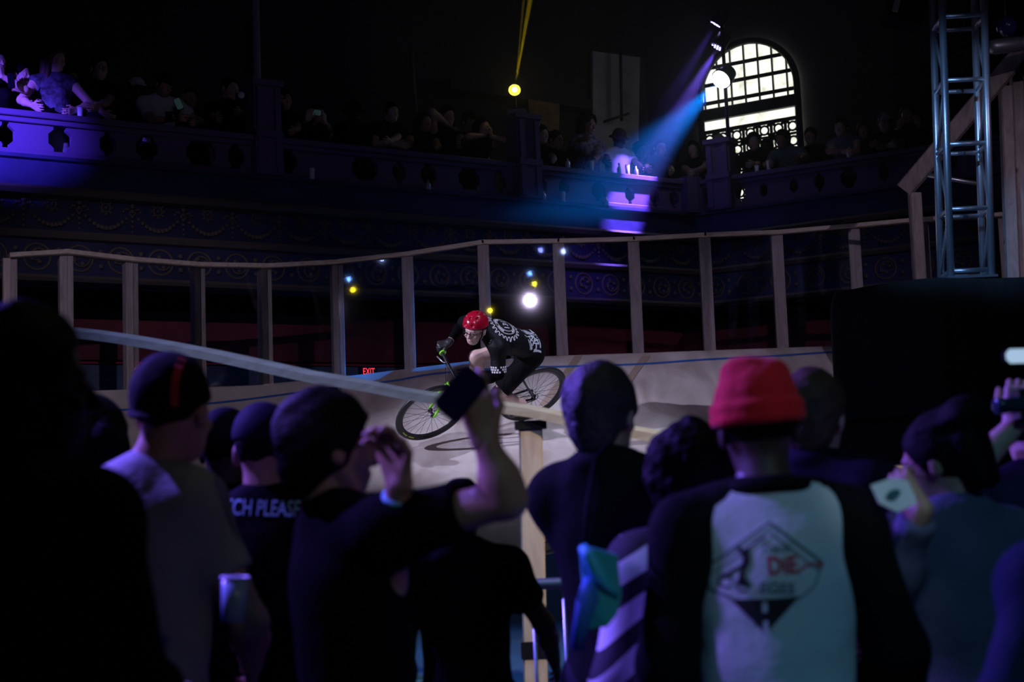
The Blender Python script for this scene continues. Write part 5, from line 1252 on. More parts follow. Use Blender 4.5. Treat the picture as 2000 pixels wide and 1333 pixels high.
# 11 man behind the beanie
loc11, H = fg(1562, 728, 4.12)
person('brown haired man in a dark jacket just right of the red beanie', joints(H, head_yaw=-10), loc11+np.array([.03, 0, 0]), R_(-42), ('jacket', mat('dark_navy_jacket', (.010, .010, .022), .8, bump=.3, bscale=10, spec=.06)), skin=MAT['skin'], hairdo=('full', MAT['brown_hair']), bulk=.98)
# 12 woman reading a paper
loc12, H = fg(1850, 806, 3.52); y12 = R_(22)
s12 = H/1.75
hp = P(1792, 968, 3.05)
wl12 = W2L(loc12, y12, P(1800, 1000, 3.10)); wr12 = W2L(loc12, y12, P(1770, 1010, 3.45))
person('woman with glasses and pinned up dark hair in a slate blue shirt reading a paper', joints(H, head_yaw=-34, head_pitch=-12, wl=wl12, wr=(.05, .30, 1.12*s12), pole_l=(-.8, -.3, -.8), pole_r=(.8, -.2, -.6)), loc12, y12, ('shirt', MAT['blue_shirt']), skin=MAT['skin_tan'], hairdo=('updo', None), fem=1, bulk=1.22, glasses=True,
       hands={'l': dict(d=(-.25, .55, .75), n=(.8, .4, 0), curl=.75, side=1)})
pr = empty('paper_leaflet', P(1748, 968, 3.0)); tag(pr, 'white leaflet with a dark picture held up by the woman in the slate blue shirt', 'leaflet')
cor = [P(1701, 948, 2.98), P(1742, 934, 3.06), P(1782, 940, 3.12), P(1790, 985, 3.08), P(1753, 1001, 3.0), P(1718, 984, 2.96)]
nrm = unit(np.cross(cor[2]-cor[0], cor[4]-cor[0])); mb = MB(); mb.add(cor+[p+nrm*.0012 for p in cor], [tuple(range(6)), tuple(range(6, 12))[::-1]]+[(i, (i+1) % 6, 6+(i+1) % 6, 6+i) for i in range(6)])
wpart(mb, 'sheet', mat('white_paper', (.9, .92, .94), .6), pr)
cc = P(1742, 968, 3.02)-nrm*.004*np.sign(nrm@ray(1742, 968)); ex = unit(cor[2]-cor[0]); ey = np.cross(nrm, ex)
def PQ(x, y):
    r = ray(x, y); t = ((cor[0]-CAM)@nrm)/(r@nrm); return CAM+r*t-nrm*.005*np.sign(nrm@r)
pk = [PQ(*p) for p in ((1726, 972), (1733, 962), (1746, 957), (1757, 962), (1752, 972), (1742, 980), (1730, 979))]; mb = MB(); mb.add(pk+[p+nrm*.001 for p in pk], [tuple(range(7)), tuple(range(7, 14))[::-1]]); wpart(mb, 'picture', mat('dark_teal_ink', (.05, .14, .16), .7), pr)
# 13 photographer at the right edge, 14 cropped person at the bottom right
loc13, H = fg(2012, 742, 3.95)
s13 = H/1.75; w13 = W2L(loc13, R_(-2), P(1986, 826, 3.7))
person('man in a navy shirt at the right edge raising a camera with both hands', joints(H, wl=w13, wr=w13+np.array([.12, .02, .0]), pole_l=(-.9, .1, -.9), pole_r=(.9, .1, -.9)), loc13, R_(-2), ('tee', MAT['navy']), skin=MAT['skin'], hairdo=('short', None), hands={'l': dict(d=(.25, .15, 1), n=(.4, 1, 0), curl=.7, side=1), 'r': dict(d=(-.2, .2, 1), n=(-.4, 1, 0), curl=.7, side=-1)})
cm = empty('camera', P(2000, 792, 3.62)); tag(cm, 'black camera with a long lens pointing left at the right edge', 'camera')
mb = MB(); mb.lathe(P(1944, 794, 3.62), P(2000, 790, 3.64)-P(1944, 794, 3.62), [(.012, 0), (.020, .002), (.022, .02), (.018, .03), (.020, .05), (.020, .1), (.024, .12)], 20); wpart(mb, 'lens', mat('lens_barrel', (.03, .05, .08), .25, .3), cm)
mb = MB(); mb.box(P(2022, 788, 3.66), (.10, .06, .075)); wpart(mb, 'camera_body', MAT['black_plastic'], cm)
tag(phone(P(1990, 696, 3.5), (1, .2, 0), (0, 0, 1), 'pale glowing phone raised at the right edge above the camera', (.085, .04), lit=emit_mat('pale_blue_screen', (.45, .65, .9), .8)), None)
loc14, H = fg(2125, 800, 2.6)
person('person in a dark top cropped by the lower right corner of the photo', joints(H, wl=(-.26, .05, .98*H/1.75)), loc14+np.array([.03, 0, 0]), R_(10), ('shirt', MAT['navy']), skin=MAT['skin'], hairdo=('short', None), bulk=1.05)
# teal tote bag between the grey haired man and the striped woman; drink cup at left
tb = empty('tote_bag', P(1170, 1270, 3.3)*np.array([1, 1, 1])); tag(tb, 'teal cloth shoulder bag hanging between the grey haired man and the striped woman', 'bag')
m_teal = mat('teal_canvas', (.03, .36, .40), .75, bump=.3, bscale=10, bdist=.03); m_bl = mat('blue_lining', (.03, .16, .55), .7)
def slab(pxs, d, t, jit=0):
    vs = [P(x, y, d+dd) for (x, y, dd) in pxs]; n = len(vs); v2 = [v+np.array([0, t, 0]) for v in vs]; mb = MB(); mb.add(vs+v2, [tuple(range(n)), tuple(range(n, 2*n))[::-1]]+[(i, (i+1) % n, n+(i+1) % n, n+i) for i in range(n)]); return mb
wpart(slab([(1134, 1070, 0), (1160, 1072, -.01), (1206, 1085, 0), (1214, 1160, .0), (1206, 1200, -.02), (1186, 1226, -.03), (1150, 1228, -.02), (1140, 1150, -.02)], 3.0, .06), 'bag_body', m_teal, tb)
mb = MB(); mb.tube([P(1138, 1070, 2.99), P(1150, 1085, 2.975), P(1166, 1120, 2.975), P(1184, 1146, 2.975), P(1206, 1166, 2.99)], [.010, .014, .016, .010, .006], 8); wpart(mb, 'flap_fold', mat('light_teal_trim', (.05, .50, .70), .6), tb)
mb = MB(); mb.tube([P(1152, 1130, 2.98), P(1148, 1170, 2.97), P(1138, 1210, 2.97), P(1126, 1268, 2.98)], [.012, .024, .018, .014], 10); wpart(mb, 'hanging_strap', m_bl, tb)
mb = MB(); mb.tube([P(1140, 1074, 3.03), P(1146, 1000, 3.12), P(1162, 900, 3.22), P(1185, 868, 3.4)], .006, 6); wpart(mb, 'shoulder_strap', MAT['black_knit'], tb)
cpc = P(456, 1215, 3.0); cu_ = empty('plastic_cup', cpc); tag(cu_, 'clear plastic cup held low beside the man in the grey t-shirt', 'cup')
gc = mat('cloudy_plastic', (.25, .35, .5), .25, spec=.6)
mb = MB(); up_ = unit(P(458, 1125, 3.0)-P(454, 1220, 3.0)); mb.lathe(cpc, up_, [(.018, 0), (.024, .002), (.028, .09), (.026, .09), (.022, .006)], 24); wpart(mb, 'cup_body', gc, cu_)
mb = MB(); mb.ring(cpc+up_*.09, up_, .0285, .003, 24, 6); wpart(mb, 'cup_rim', mat('cup_rim_plastic', (.6, .6, .75), .3), cu_)
q = MB(); 
pb = fig_hit(T6, loc6, y6, 811, 1214, .004)
if pb is not None:
    n_ = unit(W2L(loc6, y6, CAM)-pb); q.lathe(pb, n_, [(.013, 0), (.014, .002), (.012, .005), (.004, .006)], 20); q.build('badge', mat('pale_badge', (.4, .5, .5), .5), p6)
# ------------------------------------------------------------------ balcony spectators
PLACED = []
def bal_line(px, wing, o):
    """plan point where pixel column px crosses the rail line moved o toward the camera"""
    a, c, b = off(o); p, q = (a, c) if wing == 0 else (c, b); d = (q-p)/np.linalg.norm(q-p)
    v = ray(px, 260); v2 = np.array([v[0], v[1]]); t = np.linalg.solve(np.array([d, -v2]).T, -p); return p+d*t[0]
def cup(p, lab, m_, h=.11, r=.03, group=None, nm='cup'):
    o = empty(nm, p); tag(o, lab, nm, group); mb = MB()
    if nm == 'bottle': mb.lathe(p, (0, 0, 1), [(r*.9, 0), (r, .004), (r, h*.6), (r*.4, h*.8), (r*.38, h)], 14)
    else: mb.lathe(p, (0, 0, 1), [(r*.72, 0), (r*.76, .003), (r, h), (r*.92, h), (r*.7, .01)], 16)
    wpart(mb, nm+'_body', m_, o); 
    if nm == 'cup': mb = MB(); mb.ring(p+np.array([0, 0, h]), (0, 0, 1), r, .0025, 16, 5); wpart(mb, 'rim', m_, o)
    else: mb = MB(); mb.lathe(p+np.array([0, 0, h]), (0, 0, 1), [(r*.42, 0), (r*.42, .012)], 10); wpart(mb, 'cap', MAT['black_plastic'], o)
    return o
m_cup = mat('clear_cup', (.75, .78, .85), .2, spec=.8); m_can = mat('can_metal', (.7, .72, .78), .3, .6)
def bp(px, py, wing, lab, back=.36, pose='rail', top=('tee', None), hy=0, hp=-8, hair_=('short', None), hat=None, skin='skin', fem=0, glasses=False, bulk=1, turn=0, hands=None, wr=None, wl=None, sleeves=None, pants=None, fix=False):
    near = [x for a_, b__ in newels[wing] for x in (a_, b__) if abs(x-px) < 45]
    if near: back = max(back, .52)
    d0 = (rC-rA)/np.linalg.norm(rC-rA) if wing == 0 else (rB-rC)/np.linalg.norm(rB-rC); n0 = nL if wing == 0 else nR; best = None
    for k_ in range(9):                                   # stand clear of the neighbours already placed
        bk_ = back+.1*k_; q0 = bal_line(px, wing, -bk_-.12)
        clr = min([max(abs((q0-p_)@d0)/.50, abs((q0-p_)@n0)/.36) for p_ in PLACED] or [9])
        if best is None or clr > best[0]+.02: best = (clr, bk_)
        if clr >= 1 or fix: break
    back = best[1]; PLACED.append(bal_line(px, wing, -back-.12))
    if best[0] < .9: print('CROWDED', lab, best)
    q = bal_line(px, wing, -back); ztop = P(px, py, q[1])[2]; need = ztop-BF-(.02 if hat else 0)
    n = nL if wing == 0 else nR; yaw = math.atan2(-n[0], n[1])+R_(turn)
    s = 1.0
    if need/1.745 > .95: s = need/1.745; th = 0
    else:
        s = .97 if need > 1.45 else .88; th = math.acos(max(.55, min(1, (need-.95*s)/(.795*s))))
    f_ = np.array([-math.sin(yaw), math.cos(yaw)]); root = q-f_*.66*s*math.sin(th)
    loc = np.array([root[0], root[1], BF])
    d_ = (rC-rA)/np.linalg.norm(rC-rA) if wing == 0 else (rB-rC)/np.linalg.norm(rB-rC)
    if abs(need-1.55) > .45: print('BALCONY', lab, need)
    rp = bal_line(px, wing, -.03); 
    def target(dx, dz=.045, o=.0):
        w_ = np.array([*(rp+d_*dx), RZ+dz]); w_[:2] -= n*o; return W2L(loc, yaw, w_)
    kw = {}
    L = dict(rail=(target(-.20, .085), target(.20, .085)), cross=(target(.05, .085), target(-.05, .115)),
             chin=(None, target(.18, .085)), phone=(target(-.07, .34, .02), target(.07, .34, .02)), one=(target(-.08, .40, -.02), target(.09, .085)), cheeks=None)[pose]
    # person's right is at the viewer's left (they face the camera)
    if pose == 'cheeks': a = b_ = None
    elif back > .62 and pose in ('rail', 'cross'): a = b_ = None
    else: a, b_ = L
    if pose in ('chin', 'cheeks'):
        J0 = joints(1.75*s, math.degrees(th)); hc = J0['head']; f3 = np.array([0, 1., 0])
        a = hc+np.array([.055, .10, -.13]); 
        if pose == 'cheeks': b_ = hc+np.array([-.055, .10, -.13])
    if wr is not None: a = target(wr[0], max(.085, wr[1]), *wr[2:])
    if wl is not None: b_ = target(wl[0], max(.085, wl[1]), *wl[2:])
    if pose == 'one' and back > .7: b_ = None
    J = joints(1.75*s, math.degrees(th), head_yaw=hy, head_pitch=hp, wr=a, wl=b_, pole_r=(1, -.5, -.3), pole_l=(-1, -.5, -.3), stance=.09)
    hd = hands or ({k: dict(d=unit(np.array([.2 if k == 'l' else -.2, .3, 1])), n=np.array([.6 if k == 'l' else -.6, -.8, 0]), curl=.5, side=1 if k == 'l' else -1) for k in 'rl'} if pose in ('phone', 'cheeks') else None)
    r = person(lab, J, loc, yaw, top, pants, MAT[skin], hair_, hat, res=.018, hres=.0085, bulk=bulk, fem=fem, hands=hd, glasses=glasses, hands_res=.008, sleeves=sleeves, group=None)
    return J, loc, yaw, rp, d_, n
def held(J, loc, yaw, sd, o=(0, 0, 0)): return L2W(loc, yaw, J['wr'+sd])+np.array(o)
bt_ = MAT['black_knit']
MAT['teal_tee'] = mat('grey_blue_jersey', (.14, .16, .2), .85); MAT['white_b'] = mat('off_white_cotton', (.6, .6, .58), .85, bump=.2)
MAT['lilac_shirt'] = mat('pale_shirt', (.62, .58, .62), .8, bump=.3, bscale=9)
MAT['print_shirt'] = mat('patterned_blouse', (.22, .2, .26), .8, vary=.95, vscale=26); MAT['print_tank'] = mat('printed_tank_cloth', (.045, .045, .07), .8, vary=.95, vscale=22)
J1 = bp(-8, 98, 0, 'woman cropped by the left edge of the balcony, raising a phone', fix=True, back=.36, pose='phone', top=('tank', bt_), hair_=('long', None), fem=1, hy=-20)
h = held(*J1[:3], 'l'); phone(P(22, 158, J1[1][1]-.30), (.5, .6, .2), (.3, 0, 1), 'phone in the raised hand at the far left of the balcony')
J2 = bp(40, 126, 0, 'person resting their chin on one hand behind the far left of the rail', fix=True, back=.46, pose='chin', top=('tank', MAT['navy']), hair_=('short', None), hy=-35, fem=1)
J3 = bp(106, 94, 0, 'long haired woman in a printed tank top leaning on the left balcony rail', fix=True, back=.28, pose='rail', top=('tank', MAT['print_tank']), hair_=('long', MAT['brown_hair']), hy=-48, fem=1, turn=-18, pants='skirt', wl=(.20, .05))
cup(np.array([*bal_line(157, 0, -.02), RZ]), 'clear drink cup beside the long haired woman on the left rail', m_cup)
bp(134, 132, 0, 'shadowy man standing behind the long haired woman', back=.95, pose='rail', top=('tee', bt_), skin='skin_tan', hy=-20)
J4 = bp(194, 111, 0, 'short haired man with glasses in a black t-shirt holding a can at the rail', back=.34, pose='cross', top=('tee', bt_), hair_=('short', None), glasses=True, hy=-8)
cup(np.array([*bal_line(213, 0, -.03), RZ+.002]), 'small can in the hands of the man with glasses on the rail', m_can, .115, .026, nm='bottle')
J5 = bp(318, 142, 0, 'man in a white t-shirt and cap leaning over the rail with a camera', back=.22, pose='cross', top=('tee', MAT['white_b']), hat=('cap', bt_), skin='skin_tan', hy=-25, hp=-25, turn=-10, wr=(.12, .10, -.02), wl=(.34, .08, -.02))
c5 = empty('camera', np.array([*bal_line(338, 0, .06), RZ+.10])); tag(c5, 'camera held over the rail by the man in the white t-shirt', 'camera')
mb = MB(); pc = np.array(c5.location); mb.box(pc, (.13, .07, .09)); wpart(mb, 'camera_body', MAT['black_plastic'], c5); mb = MB(); mb.lathe(pc, (.3, -1, -.2), [(.032, .03), (.035, .10), (.030, .105)], 16); wpart(mb, 'lens', MAT['black_plastic'], c5)
bp(268, 150, 0, 'person with a pale cap in the dark behind the man in the white t-shirt', back=1.0, pose='rail', top=('tee', bt_), hat=('cap', MAT['white_b']), skin='skin_dark')
J6b = bp(374, 172, 0, 'person bending over a lit phone beside the man in the white t-shirt', back=.72, pose='one', top=('tee', bt_), skin='skin_tan', hy=20)
phone(np.array([*bal_line(350, 0, .0), P(350, 203, bal_line(350, 0, .0)[1])[2]]), (1, .2, .4), (-.3, .2, 1), 'glowing phone of the person bending over the rail beside the white t-shirt', lit=emit_mat('dim_screen', (.3, .6, .65), .035))
J7 = bp(448, 152, 0, 'balding man in a black shirt leaning out with a camera next to the column', back=.26, pose='cross', top=('shirt', bt_), hair_=('crop', None), skin='skin', hy=-30, turn=-12, sleeves=1.5, wr=(-.10, .09), wl=(.04, .2, -.05))
c7 = empty('camera', np.array([*bal_line(474, 0, -.02), P(476, 188, bal_line(474, 0, 0)[1])[2]])); tag(c7, 'camera with a pale lens held up beside the slim grey column', 'camera')
mb = MB(); pc = np.array(c7.location); mb.box(pc, (.12, .06, .08)); wpart(mb, 'camera_body', MAT['black_plastic'], c7); mb = MB(); mb.lathe(pc, (.1, -1, 0), [(.028, .02), (.036, .07), (.030, .075)], 16); wpart(mb, 'lens', mat('pale_lens', (.5, .6, .65), .3), c7)
spec = [
 (556, 176, 'man right of the slim column raising one hand with a phone', .52, 'one', ('tee', None), ('short', None), 'skin_tan', 0, 5),
 (622, 208, 'woman holding a phone sideways in both hands on the left wing', .30, 'phone', ('tank', None), ('long', None), 'skin', 1, 0),
 (690, 196, 'person in a brimmed dark hat in the dim middle of the balcony', .55, 'rail', ('tee', None), ('short', None), 'skin_dark', 0, -15),
 (766, 202, 'bearded man in a black t-shirt leaning on crossed arms', .28, 'cross', ('tee', None), ('short', None), 'skin', 0, 0),
 (826, 220, 'woman with loose dark hair just left of the woman touching her neck', .62, 'rail', ('tank', None), ('long', None), 'skin_tan', 1, -10),
 (873, 208, 'woman with long dark hair touching her neck at the rail', .30, 'chin', ('tank', None), ('long', None), 'skin', 1, 5),
 (916, 216, 'man in a cap behind the woman with both hands on her cheeks', .75, 'rail', ('tee', None), ('short', None), 'skin_tan', 0, 0),
 (944, 234, 'woman resting both cheeks in her hands left of the broad pier', .26, 'cheeks', ('tank', None), ('bob', None), 'skin', 1, 0),
 (1056, 246, 'person partly hidden by a raised pale box at the right of the broad pier', .45, 'rail', ('tee', None), ('bob', None), 'skin', 0, -10),
 (1082, 256, 'smiling man with glasses right of the broad pier', .98, 'rail', ('tee', None), ('short', None), 'skin', 0, -15),
]
for px, py, lab, back, pose, tp, hr, sk, fm, hy in spec:
    ht = ('bucket', bt_) if 'brimmed' in lab else ('cap', bt_) if 'in a cap' in lab else None
    r = bp(px, py, 0, lab, back=back, pose=pose, top=tp, hair_=hr, skin=sk, fem=fm, hy=hy, hat=ht, glasses='glasses' in lab)
    if 'sideways' in lab: h = (held(*r[:3], 'r')+held(*r[:3], 'l'))/2+np.array([0, -.03, .09]); phone(h, (1, .6, 0), (0, 0, 1), 'phone held sideways by the woman in the middle of the left wing', (.14, .07), lit=emit_mat('dim_screen', (.3, .6, .65), .035))
    if 'raising one hand' in lab: h = held(*r[:3], 'r')+np.array([.05, .04, .12]); phone(h, (1, .6, 0), (0, 0, 1), 'phone raised by the man right of the slim column')
bx_ = empty('pale_box', P(1036, 236, bal_line(1036, 0, -.3)[1])); tag(bx_, 'pale cardboard box lid held up beside the broad balcony pier', 'box')
mb = MB(); mb.box(bx_.location, (.24, .16, .12), rotm((0, 1, 0), .25)); wpart(mb, 'lid', mat('pale_card', (.30, .36, .40), .8), bx_)
J = bp(1146, 226, 0, 'tall curly haired woman in a patterned blouse before the plaster wall', back=.50, pose='one', top=('shirt', MAT['print_shirt']), hair_=('curly', None), skin='skin_tan', fem=1, hy=-10, bulk=.9, sleeves=1.4)
bp(1124, 280, 0, 'dark haired person leaning low on the rail in front of the tall woman', back=.24, pose='cross', top=('tee', None), hair_=('bob', None), skin='skin_tan', hy=-25)
hm_ = bp(1206, 250, 0, 'man in a dark bucket hat and pale shirt leaning on the rail', back=.28, pose='rail', top=('tee', MAT['lilac_shirt']), hat=('bucket', mat('dark_hat_cloth', (.06, .05, .08), .8)), skin='skin_dark', hy=5, hp=-22, bulk=1.18, wl=(.42, .05))
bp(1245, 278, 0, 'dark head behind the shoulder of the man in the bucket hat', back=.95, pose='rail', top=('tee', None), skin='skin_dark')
bp(1285, 272, 0, 'man in a dark t-shirt standing in the blue beam right of the bucket hat', back=.5, pose='rail', top=('tee', MAT['navy']), hair_=('short', None), skin='skin', hy=10)
for i, (px, z_, nm, lab) in enumerate(((1106, 0, 'bottle', 'small bottle on the rail in front of the smiling man with glasses'), (1152, 0, 'cup', 'clear cup on the rail left of the man in the bucket hat'), (1206, 0, 'bottle', 'tall can just left of the three drinks before the bucket hat man'), (1222, 0, 'cup', 'clear cup in front of the man in the bucket hat'), (1238, 0, 'bottle', 'rightmost drink can in front of the man in the bucket hat'))):
    cup(np.array([*bal_line(px, 0, .02), RZ]), lab, m_cup if nm == 'cup' else m_can, .13, .03, nm=nm)
for px, nm, lab in ((607, 'cup', 'pale plastic cup standing on the ledge outside the left wing'), (1056, 'bottle', 'thin bottle standing on the ledge below the broad pier'), (1094, 'cup', 'cup standing on the ledge below the smiling man'), (1177, 'bottle', 'can standing on the ledge at the left of the violet light'), (832, 'bottle', 'small bottle on the ledge below the woman with loose hair')):
    cup(np.array([*bal_line(px, 0, oL-.034), LZ+.001]), lab, m_cup if nm == 'cup' else m_can, .12 if nm == 'cup' else .11, .032, nm=nm)
spec = [
 (1354, 276, 'woman with crossed arms left of the dark newel under the arched window', .30, 'cross', ('tank', None), ('long', None), 'skin', 1, -5, None),
 (1404, 262, 'person in a pale flat cap silhouetted at the left side of the arched window', .70, 'rail', ('tee', None), ('short', None), 'skin_dark', 0, 0, ('cap', MAT['white_b'])),
 (1470, 262, 'man in a dark jacket and pale shirt silhouetted against the arched window', .30, 'cross', ('jacket', None), ('full', None), 'skin', 0, -20, None),
 (1497, 272, 'dark head behind and right of the man in the dark jacket', 1.1, 'rail', ('tee', None), ('short', None), 'skin_dark', 0, 0, None),
 (1528, 260, 'person in a grey blue t-shirt at the right side of the arched window', .34, 'rail', ('tee', MAT['teal_tee']), ('full', None), 'skin_tan', 0, 15, None),
 (1584, 250, 'smiling man just right of the arched window', .98, 'rail', ('tee', None), ('short', None), 'skin', 0, 0, None),
 (1642, 236, 'woman in a grey tank top leaning on the rail with a glass', .28, 'cross', ('tank', MAT['teal_tee']), ('tail', None), 'skin', 1, 0, None),
 (1686, 240, 'woman behind the rail between the grey tank top and the striped cap', .85, 'rail', ('tank', None), ('long', None), 'skin_tan', 1, -10, None),
 (1728, 226, 'person in a striped cap leaning forward at the right end of the rail', .28, 'cross', ('tee', None), ('short', None), 'skin_tan', 0, -10, ('cap', mat('striped_cap_cloth', (.3, .28, .32), .8, vary=.9, vscale=30))),
 (1776, 205, 'person with both hands raised at the right end of the balcony', 1.15, 'phone', ('tee', None), ('long', None), 'skin_tan', 1, 0, None),
]
for px, py, lab, back, pose, tp, hr, sk, fm, hy, ht in spec:
    bp(px, py, 1, lab, back=back, pose=pose, top=tp, hair_=hr, skin=sk, fem=fm, hy=hy, hat=ht)
cup(np.array([*bal_line(1655, 1, .0), RZ]), 'stemless glass on the rail before the woman in the grey tank top', m_cup, .10, .03)
cup(np.array([*bal_line(1498, 1, .0), RZ]), 'clear cup on the rail before the man in the dark jacket', m_cup, .12, .035)
cup(np.array([*bal_line(1474, 1, .0), RZ]), 'smaller clear cup under the elbow of the man in the dark jacket', m_cup, .09, .03)
# ------------------------------------------------------------------ stage lamps and their beams
def led_par(px, py, d, tgt, lab, rows=4, col=(.45, .30, 1.0), e=0, spot=12, size=.085):
    c = P(px, py, d); ax = unit(np.array(tgt)-c); o = empty('stage_light', c); tag(o, lab, 'stage light')
    mb = MB(); mb.lathe(c-ax*.22, ax, [(.05, 0), (size, .03), (size+.012, .16), (size+.015, .20), (size, .20), (size, .185)], 28); wpart(mb, 'housing', MAT['black_plastic'], o)
    a = unit(np.cross(ax, z3)); b_ = np.cross(a, ax)
    for i in range(-2, 3):
        for j in range(-2, 3):
            x, y = i*.030+(j % 2)*.015, j*.034
            if x*x+y*y < (size-.012)**2:
                mb = MB(); mb.lathe(c+a*x+b_*y-ax*.018, ax, [(.011, 0), (.011, .006), (.008, .009), (.001, .010)], 8); wpart(mb, 'led', emit_mat('violet_led', (.42, .36, 1.0), 7), o)
    mb = MB(); mb.tube([c-ax*.10+a*(size+.02), c-ax*.12+a*(size+.03)+z3*.11, c-ax*.12-a*(size+.03)+z3*.11, c-ax*.10-a*(size+.02)], .008, 6); mb.tube([c-ax*.12+z3*.11, c-ax*.12+z3*.125], .012, 6); wpart(mb, 'yoke', MAT['black_plastic'], o)
    if e:
        l = lamp('stage_spot', 'SPOT', c+ax*.03, tgt, (.20, .10, 1.0), e, .03, spot, .7)
    return c
_a = bal_line(1228, 0, -.30); _b = bal_line(1222, 0, .02)
T1_ = np.array([*_a, RZ+.22]); T2_ = np.array([*_b, RZ-.30])
c1 = led_par(1397, 50, 17.3, T1_, 'upper violet stage light hanging left of the arched window', e=1300, spot=15)
c2 = led_par(1400, 95, 17.3, T2_, 'lower violet stage light just above the bright white lamp', e=6500, spot=17)
#lamp('violet_spill_spot', 'SPOT', c2+np.array([-.4, -.5, .2]), P(1120, 540, 15.6), (.20, .10, 1.0), 900, .03, 13, .8)
# bright blue-white wash lamp
c3 = P(1407, 157, 17.0); tg3 = P(1268, 296, 16.3); ax = unit(tg3-c3)
o3 = empty('stage_light', c3); tag(o3, 'brilliant white blue stage lamp throwing a blue beam, left of the arched window', 'stage light')
mb = MB(); mb.lathe(c3-ax*.24, ax, [(.05, 0), (.10, .04), (.125, .17), (.13, .22), (.118, .22), (.118, .20)], 28); wpart(mb, 'housing', MAT['black_plastic'], o3)
mb = MB(); mb.lathe(c3-ax*.03, ax, [(.115, 0), (.115, .02), (.10, .05), (.06, .08), (.001, .095)], 28); wpart(mb, 'lens', emit_mat('white_lamp_lens', (.80, .92, 1.0), 14), o3)
lamp('blue_beam_spot', 'SPOT', c3+ax*.10, tg3, (.0, .20, 1.0), 6000, .03, 25, 1.0)
mb = MB(); mb.tube([c3+z3*.0-ax*.1, c3-ax*.1+z3*.6], .02, 8); mb.tube([c3-ax*.1+z3*1.3, c3-ax*.1+z3*-.75], .022, 8); wpart(mb, 'mount_pole', MAT['black_plastic'], o3)
# yellow lamp on the balcony with a narrow beam going up
_q = bal_line(1015, 0, .02); c4 = P(1005, 175, _q[1]); tg4 = P(1046, -60, _q[1]-1.0); ax4 = unit(tg4-c4)
o4 = empty('stage_light', c4); tag(o4, 'small yellow stage lamp sending a narrow beam up to the ceiling', 'stage light')
fax = unit(CAM+np.array([.6, 0, 6.0])-c4)
mb = MB(); mb.lathe(c4-fax*.16, fax, [(.05, 0), (.07, .05), (.078, .15), (.07, .15), (.07, .13)], 24); wpart(mb, 'housing', MAT['black_plastic'], o4)
mb = MB(); mb.lathe(c4-fax*.03, fax, [(.069, 0), (.069, .008), (.05, .025), (.001, .035)], 24); wpart(mb, 'lens', emit_mat('yellow_lamp_lens', (1.0, .78, .02), 6), o4)
mb = MB(); mb.lathe(c4-fax*.0, fax, [(.030, 0), (.026, .018), (.001, .040)], 16); wpart(mb, 'bulb', emit_mat('hot_yellow', (1.0, .9, .45), 25), o4)
zn = CZ+3.65+.58; bq = c4-fax*.10; mb = MB(); mb.box(((bq[0]+.02), bq[1], zn+.045), (.22, .16, .09)); mb.tube([(bq[0], bq[1], zn+.08), bq], .02, 8); wpart(mb, 'base', MAT['black_plastic'], o4)
lamp('yellow_beam_spot', 'SPOT', c4+ax4*.12, tg4, (1.0, .72, .0), 9000, .01, 3.2, .2)
lamp('yellow_beam_spot', 'SPOT', c4+ax4*.12, tg4+np.array([-.10, 0, .0]), (1.0, .72, .0), 6000, .01, 1.6, .2)
# haze around the beams
hz = MB(); hz.box((1.7, 15.4, 7.1), (6.4, 4.4, 5.6)); hz.v = [tuple(v) for v in hz.v]
hm_ = bpy.data.materials.new('thin_stage_haze'); hm_.use_nodes = True; nt = hm_.node_tree; nt.nodes.clear()
vo = nt.nodes.new('ShaderNodeVolumeScatter'); vo.inputs['Color'].default_value = (1, 1, 1, 1); vo.inputs['Density'].default_value = .02; vo.inputs['Anisotropy'].default_value = .35
oo = nt.nodes.new('ShaderNodeOutputMaterial'); nt.links.new(vo.outputs[0], oo.inputs['Volume'])
ho_ = hz.build('haze', hm_); tag(ho_, 'thin stage haze hanging in the beams above the balcony corner', 'haze', kind='stuff')
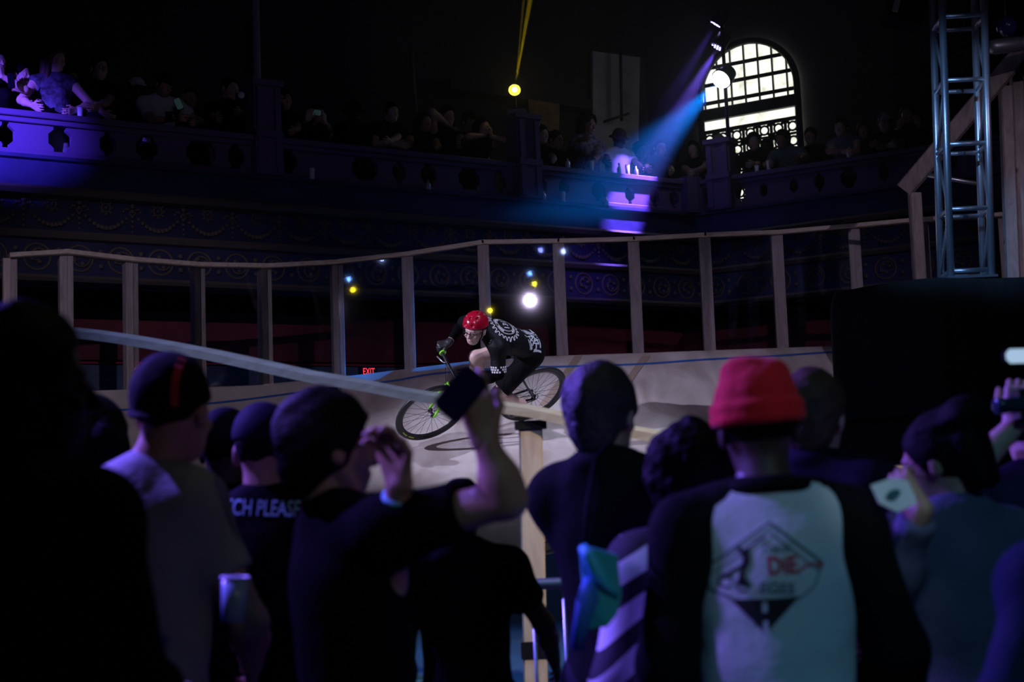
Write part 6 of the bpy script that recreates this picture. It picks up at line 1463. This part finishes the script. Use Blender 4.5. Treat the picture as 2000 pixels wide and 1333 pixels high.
# exit sign below the balcony, seen through the clear panels
es = P(718, 727, 15.2); eo = empty('exit_sign', es); tag(eo, 'glowing red EXIT sign low behind the track fence', 'sign')
d_ = (rC-rA)/np.linalg.norm(rC-rA); dx = np.array([*d_, 0]); nx = np.array([*nL, 0])
mb = MB(); mb.box(es, (.20, .05, .12), np.stack([dx, nx, z3], 1)); wpart(mb, 'sign_box', MAT['black_plastic'], eo)
mb_ = text_on('EXIT', lambda x, y: es+dx*x+z3*y+nx*.028, .10, emit_mat('exit_red', (1.0, .04, .06), 1.6), 'sign_letters', None, sx=.70, bold=.001, sub=0)
mb_.parent = eo; mb_.matrix_parent_inverse = Matrix.Translation(eo.location).inverted()
mb = MB(); mb.box(es-nx*.06, (.03, .08, .03), np.stack([dx, nx, z3], 1)); wpart(mb, 'bracket', MAT['black_plastic'], eo)
# speaker cabinets / rigging at upper right
sp = empty('loudspeaker', P(1768, 20, 13.0)); tag(sp, 'dark hung loudspeaker with a pale side at the top right', 'loudspeaker')
mb = MB(); mb.box(P(1772, 0, 13.0), (.32, .3, .5), rotm((0, 1, 0), .3)); wpart(mb, 'cabinet', MAT['black_plastic'], sp); mb = MB(); mb.box(P(1755, -8, 12.82), (.05, .04, .30), rotm((0, 1, 0), .3)); wpart(mb, 'side_panel', mat('tan_panel', (.3, .24, .18), .7), sp)
mb = MB(); mb.tube([P(1772, -40, 13.0), P(1772, -40, 13.0)+z3*2], .02, 8); wpart(mb, 'hanger', MAT['black_plastic'], sp)
# ------------------------------------------------------------------ groups of repeats
for o in scene.objects:
    if o.parent or 'category' not in o: continue
    c = o['category']; z = o.location.z
    if c == 'person' and 'cyclist' not in o['label']: o['group'] = 'spectators on the balcony' if z > 3 else 'spectators standing beside the track'
    if c in ('cup', 'bottle') and z > 3: o['group'] = 'drinks on the balcony rail and ledge'
    if c == 'stage light': o['group'] = 'stage lights above the balcony corner'
    if c == 'balustrade': o['group'] = 'balcony balustrades'
    if c == 'draped block': o['group'] = 'stacked black draped blocks'
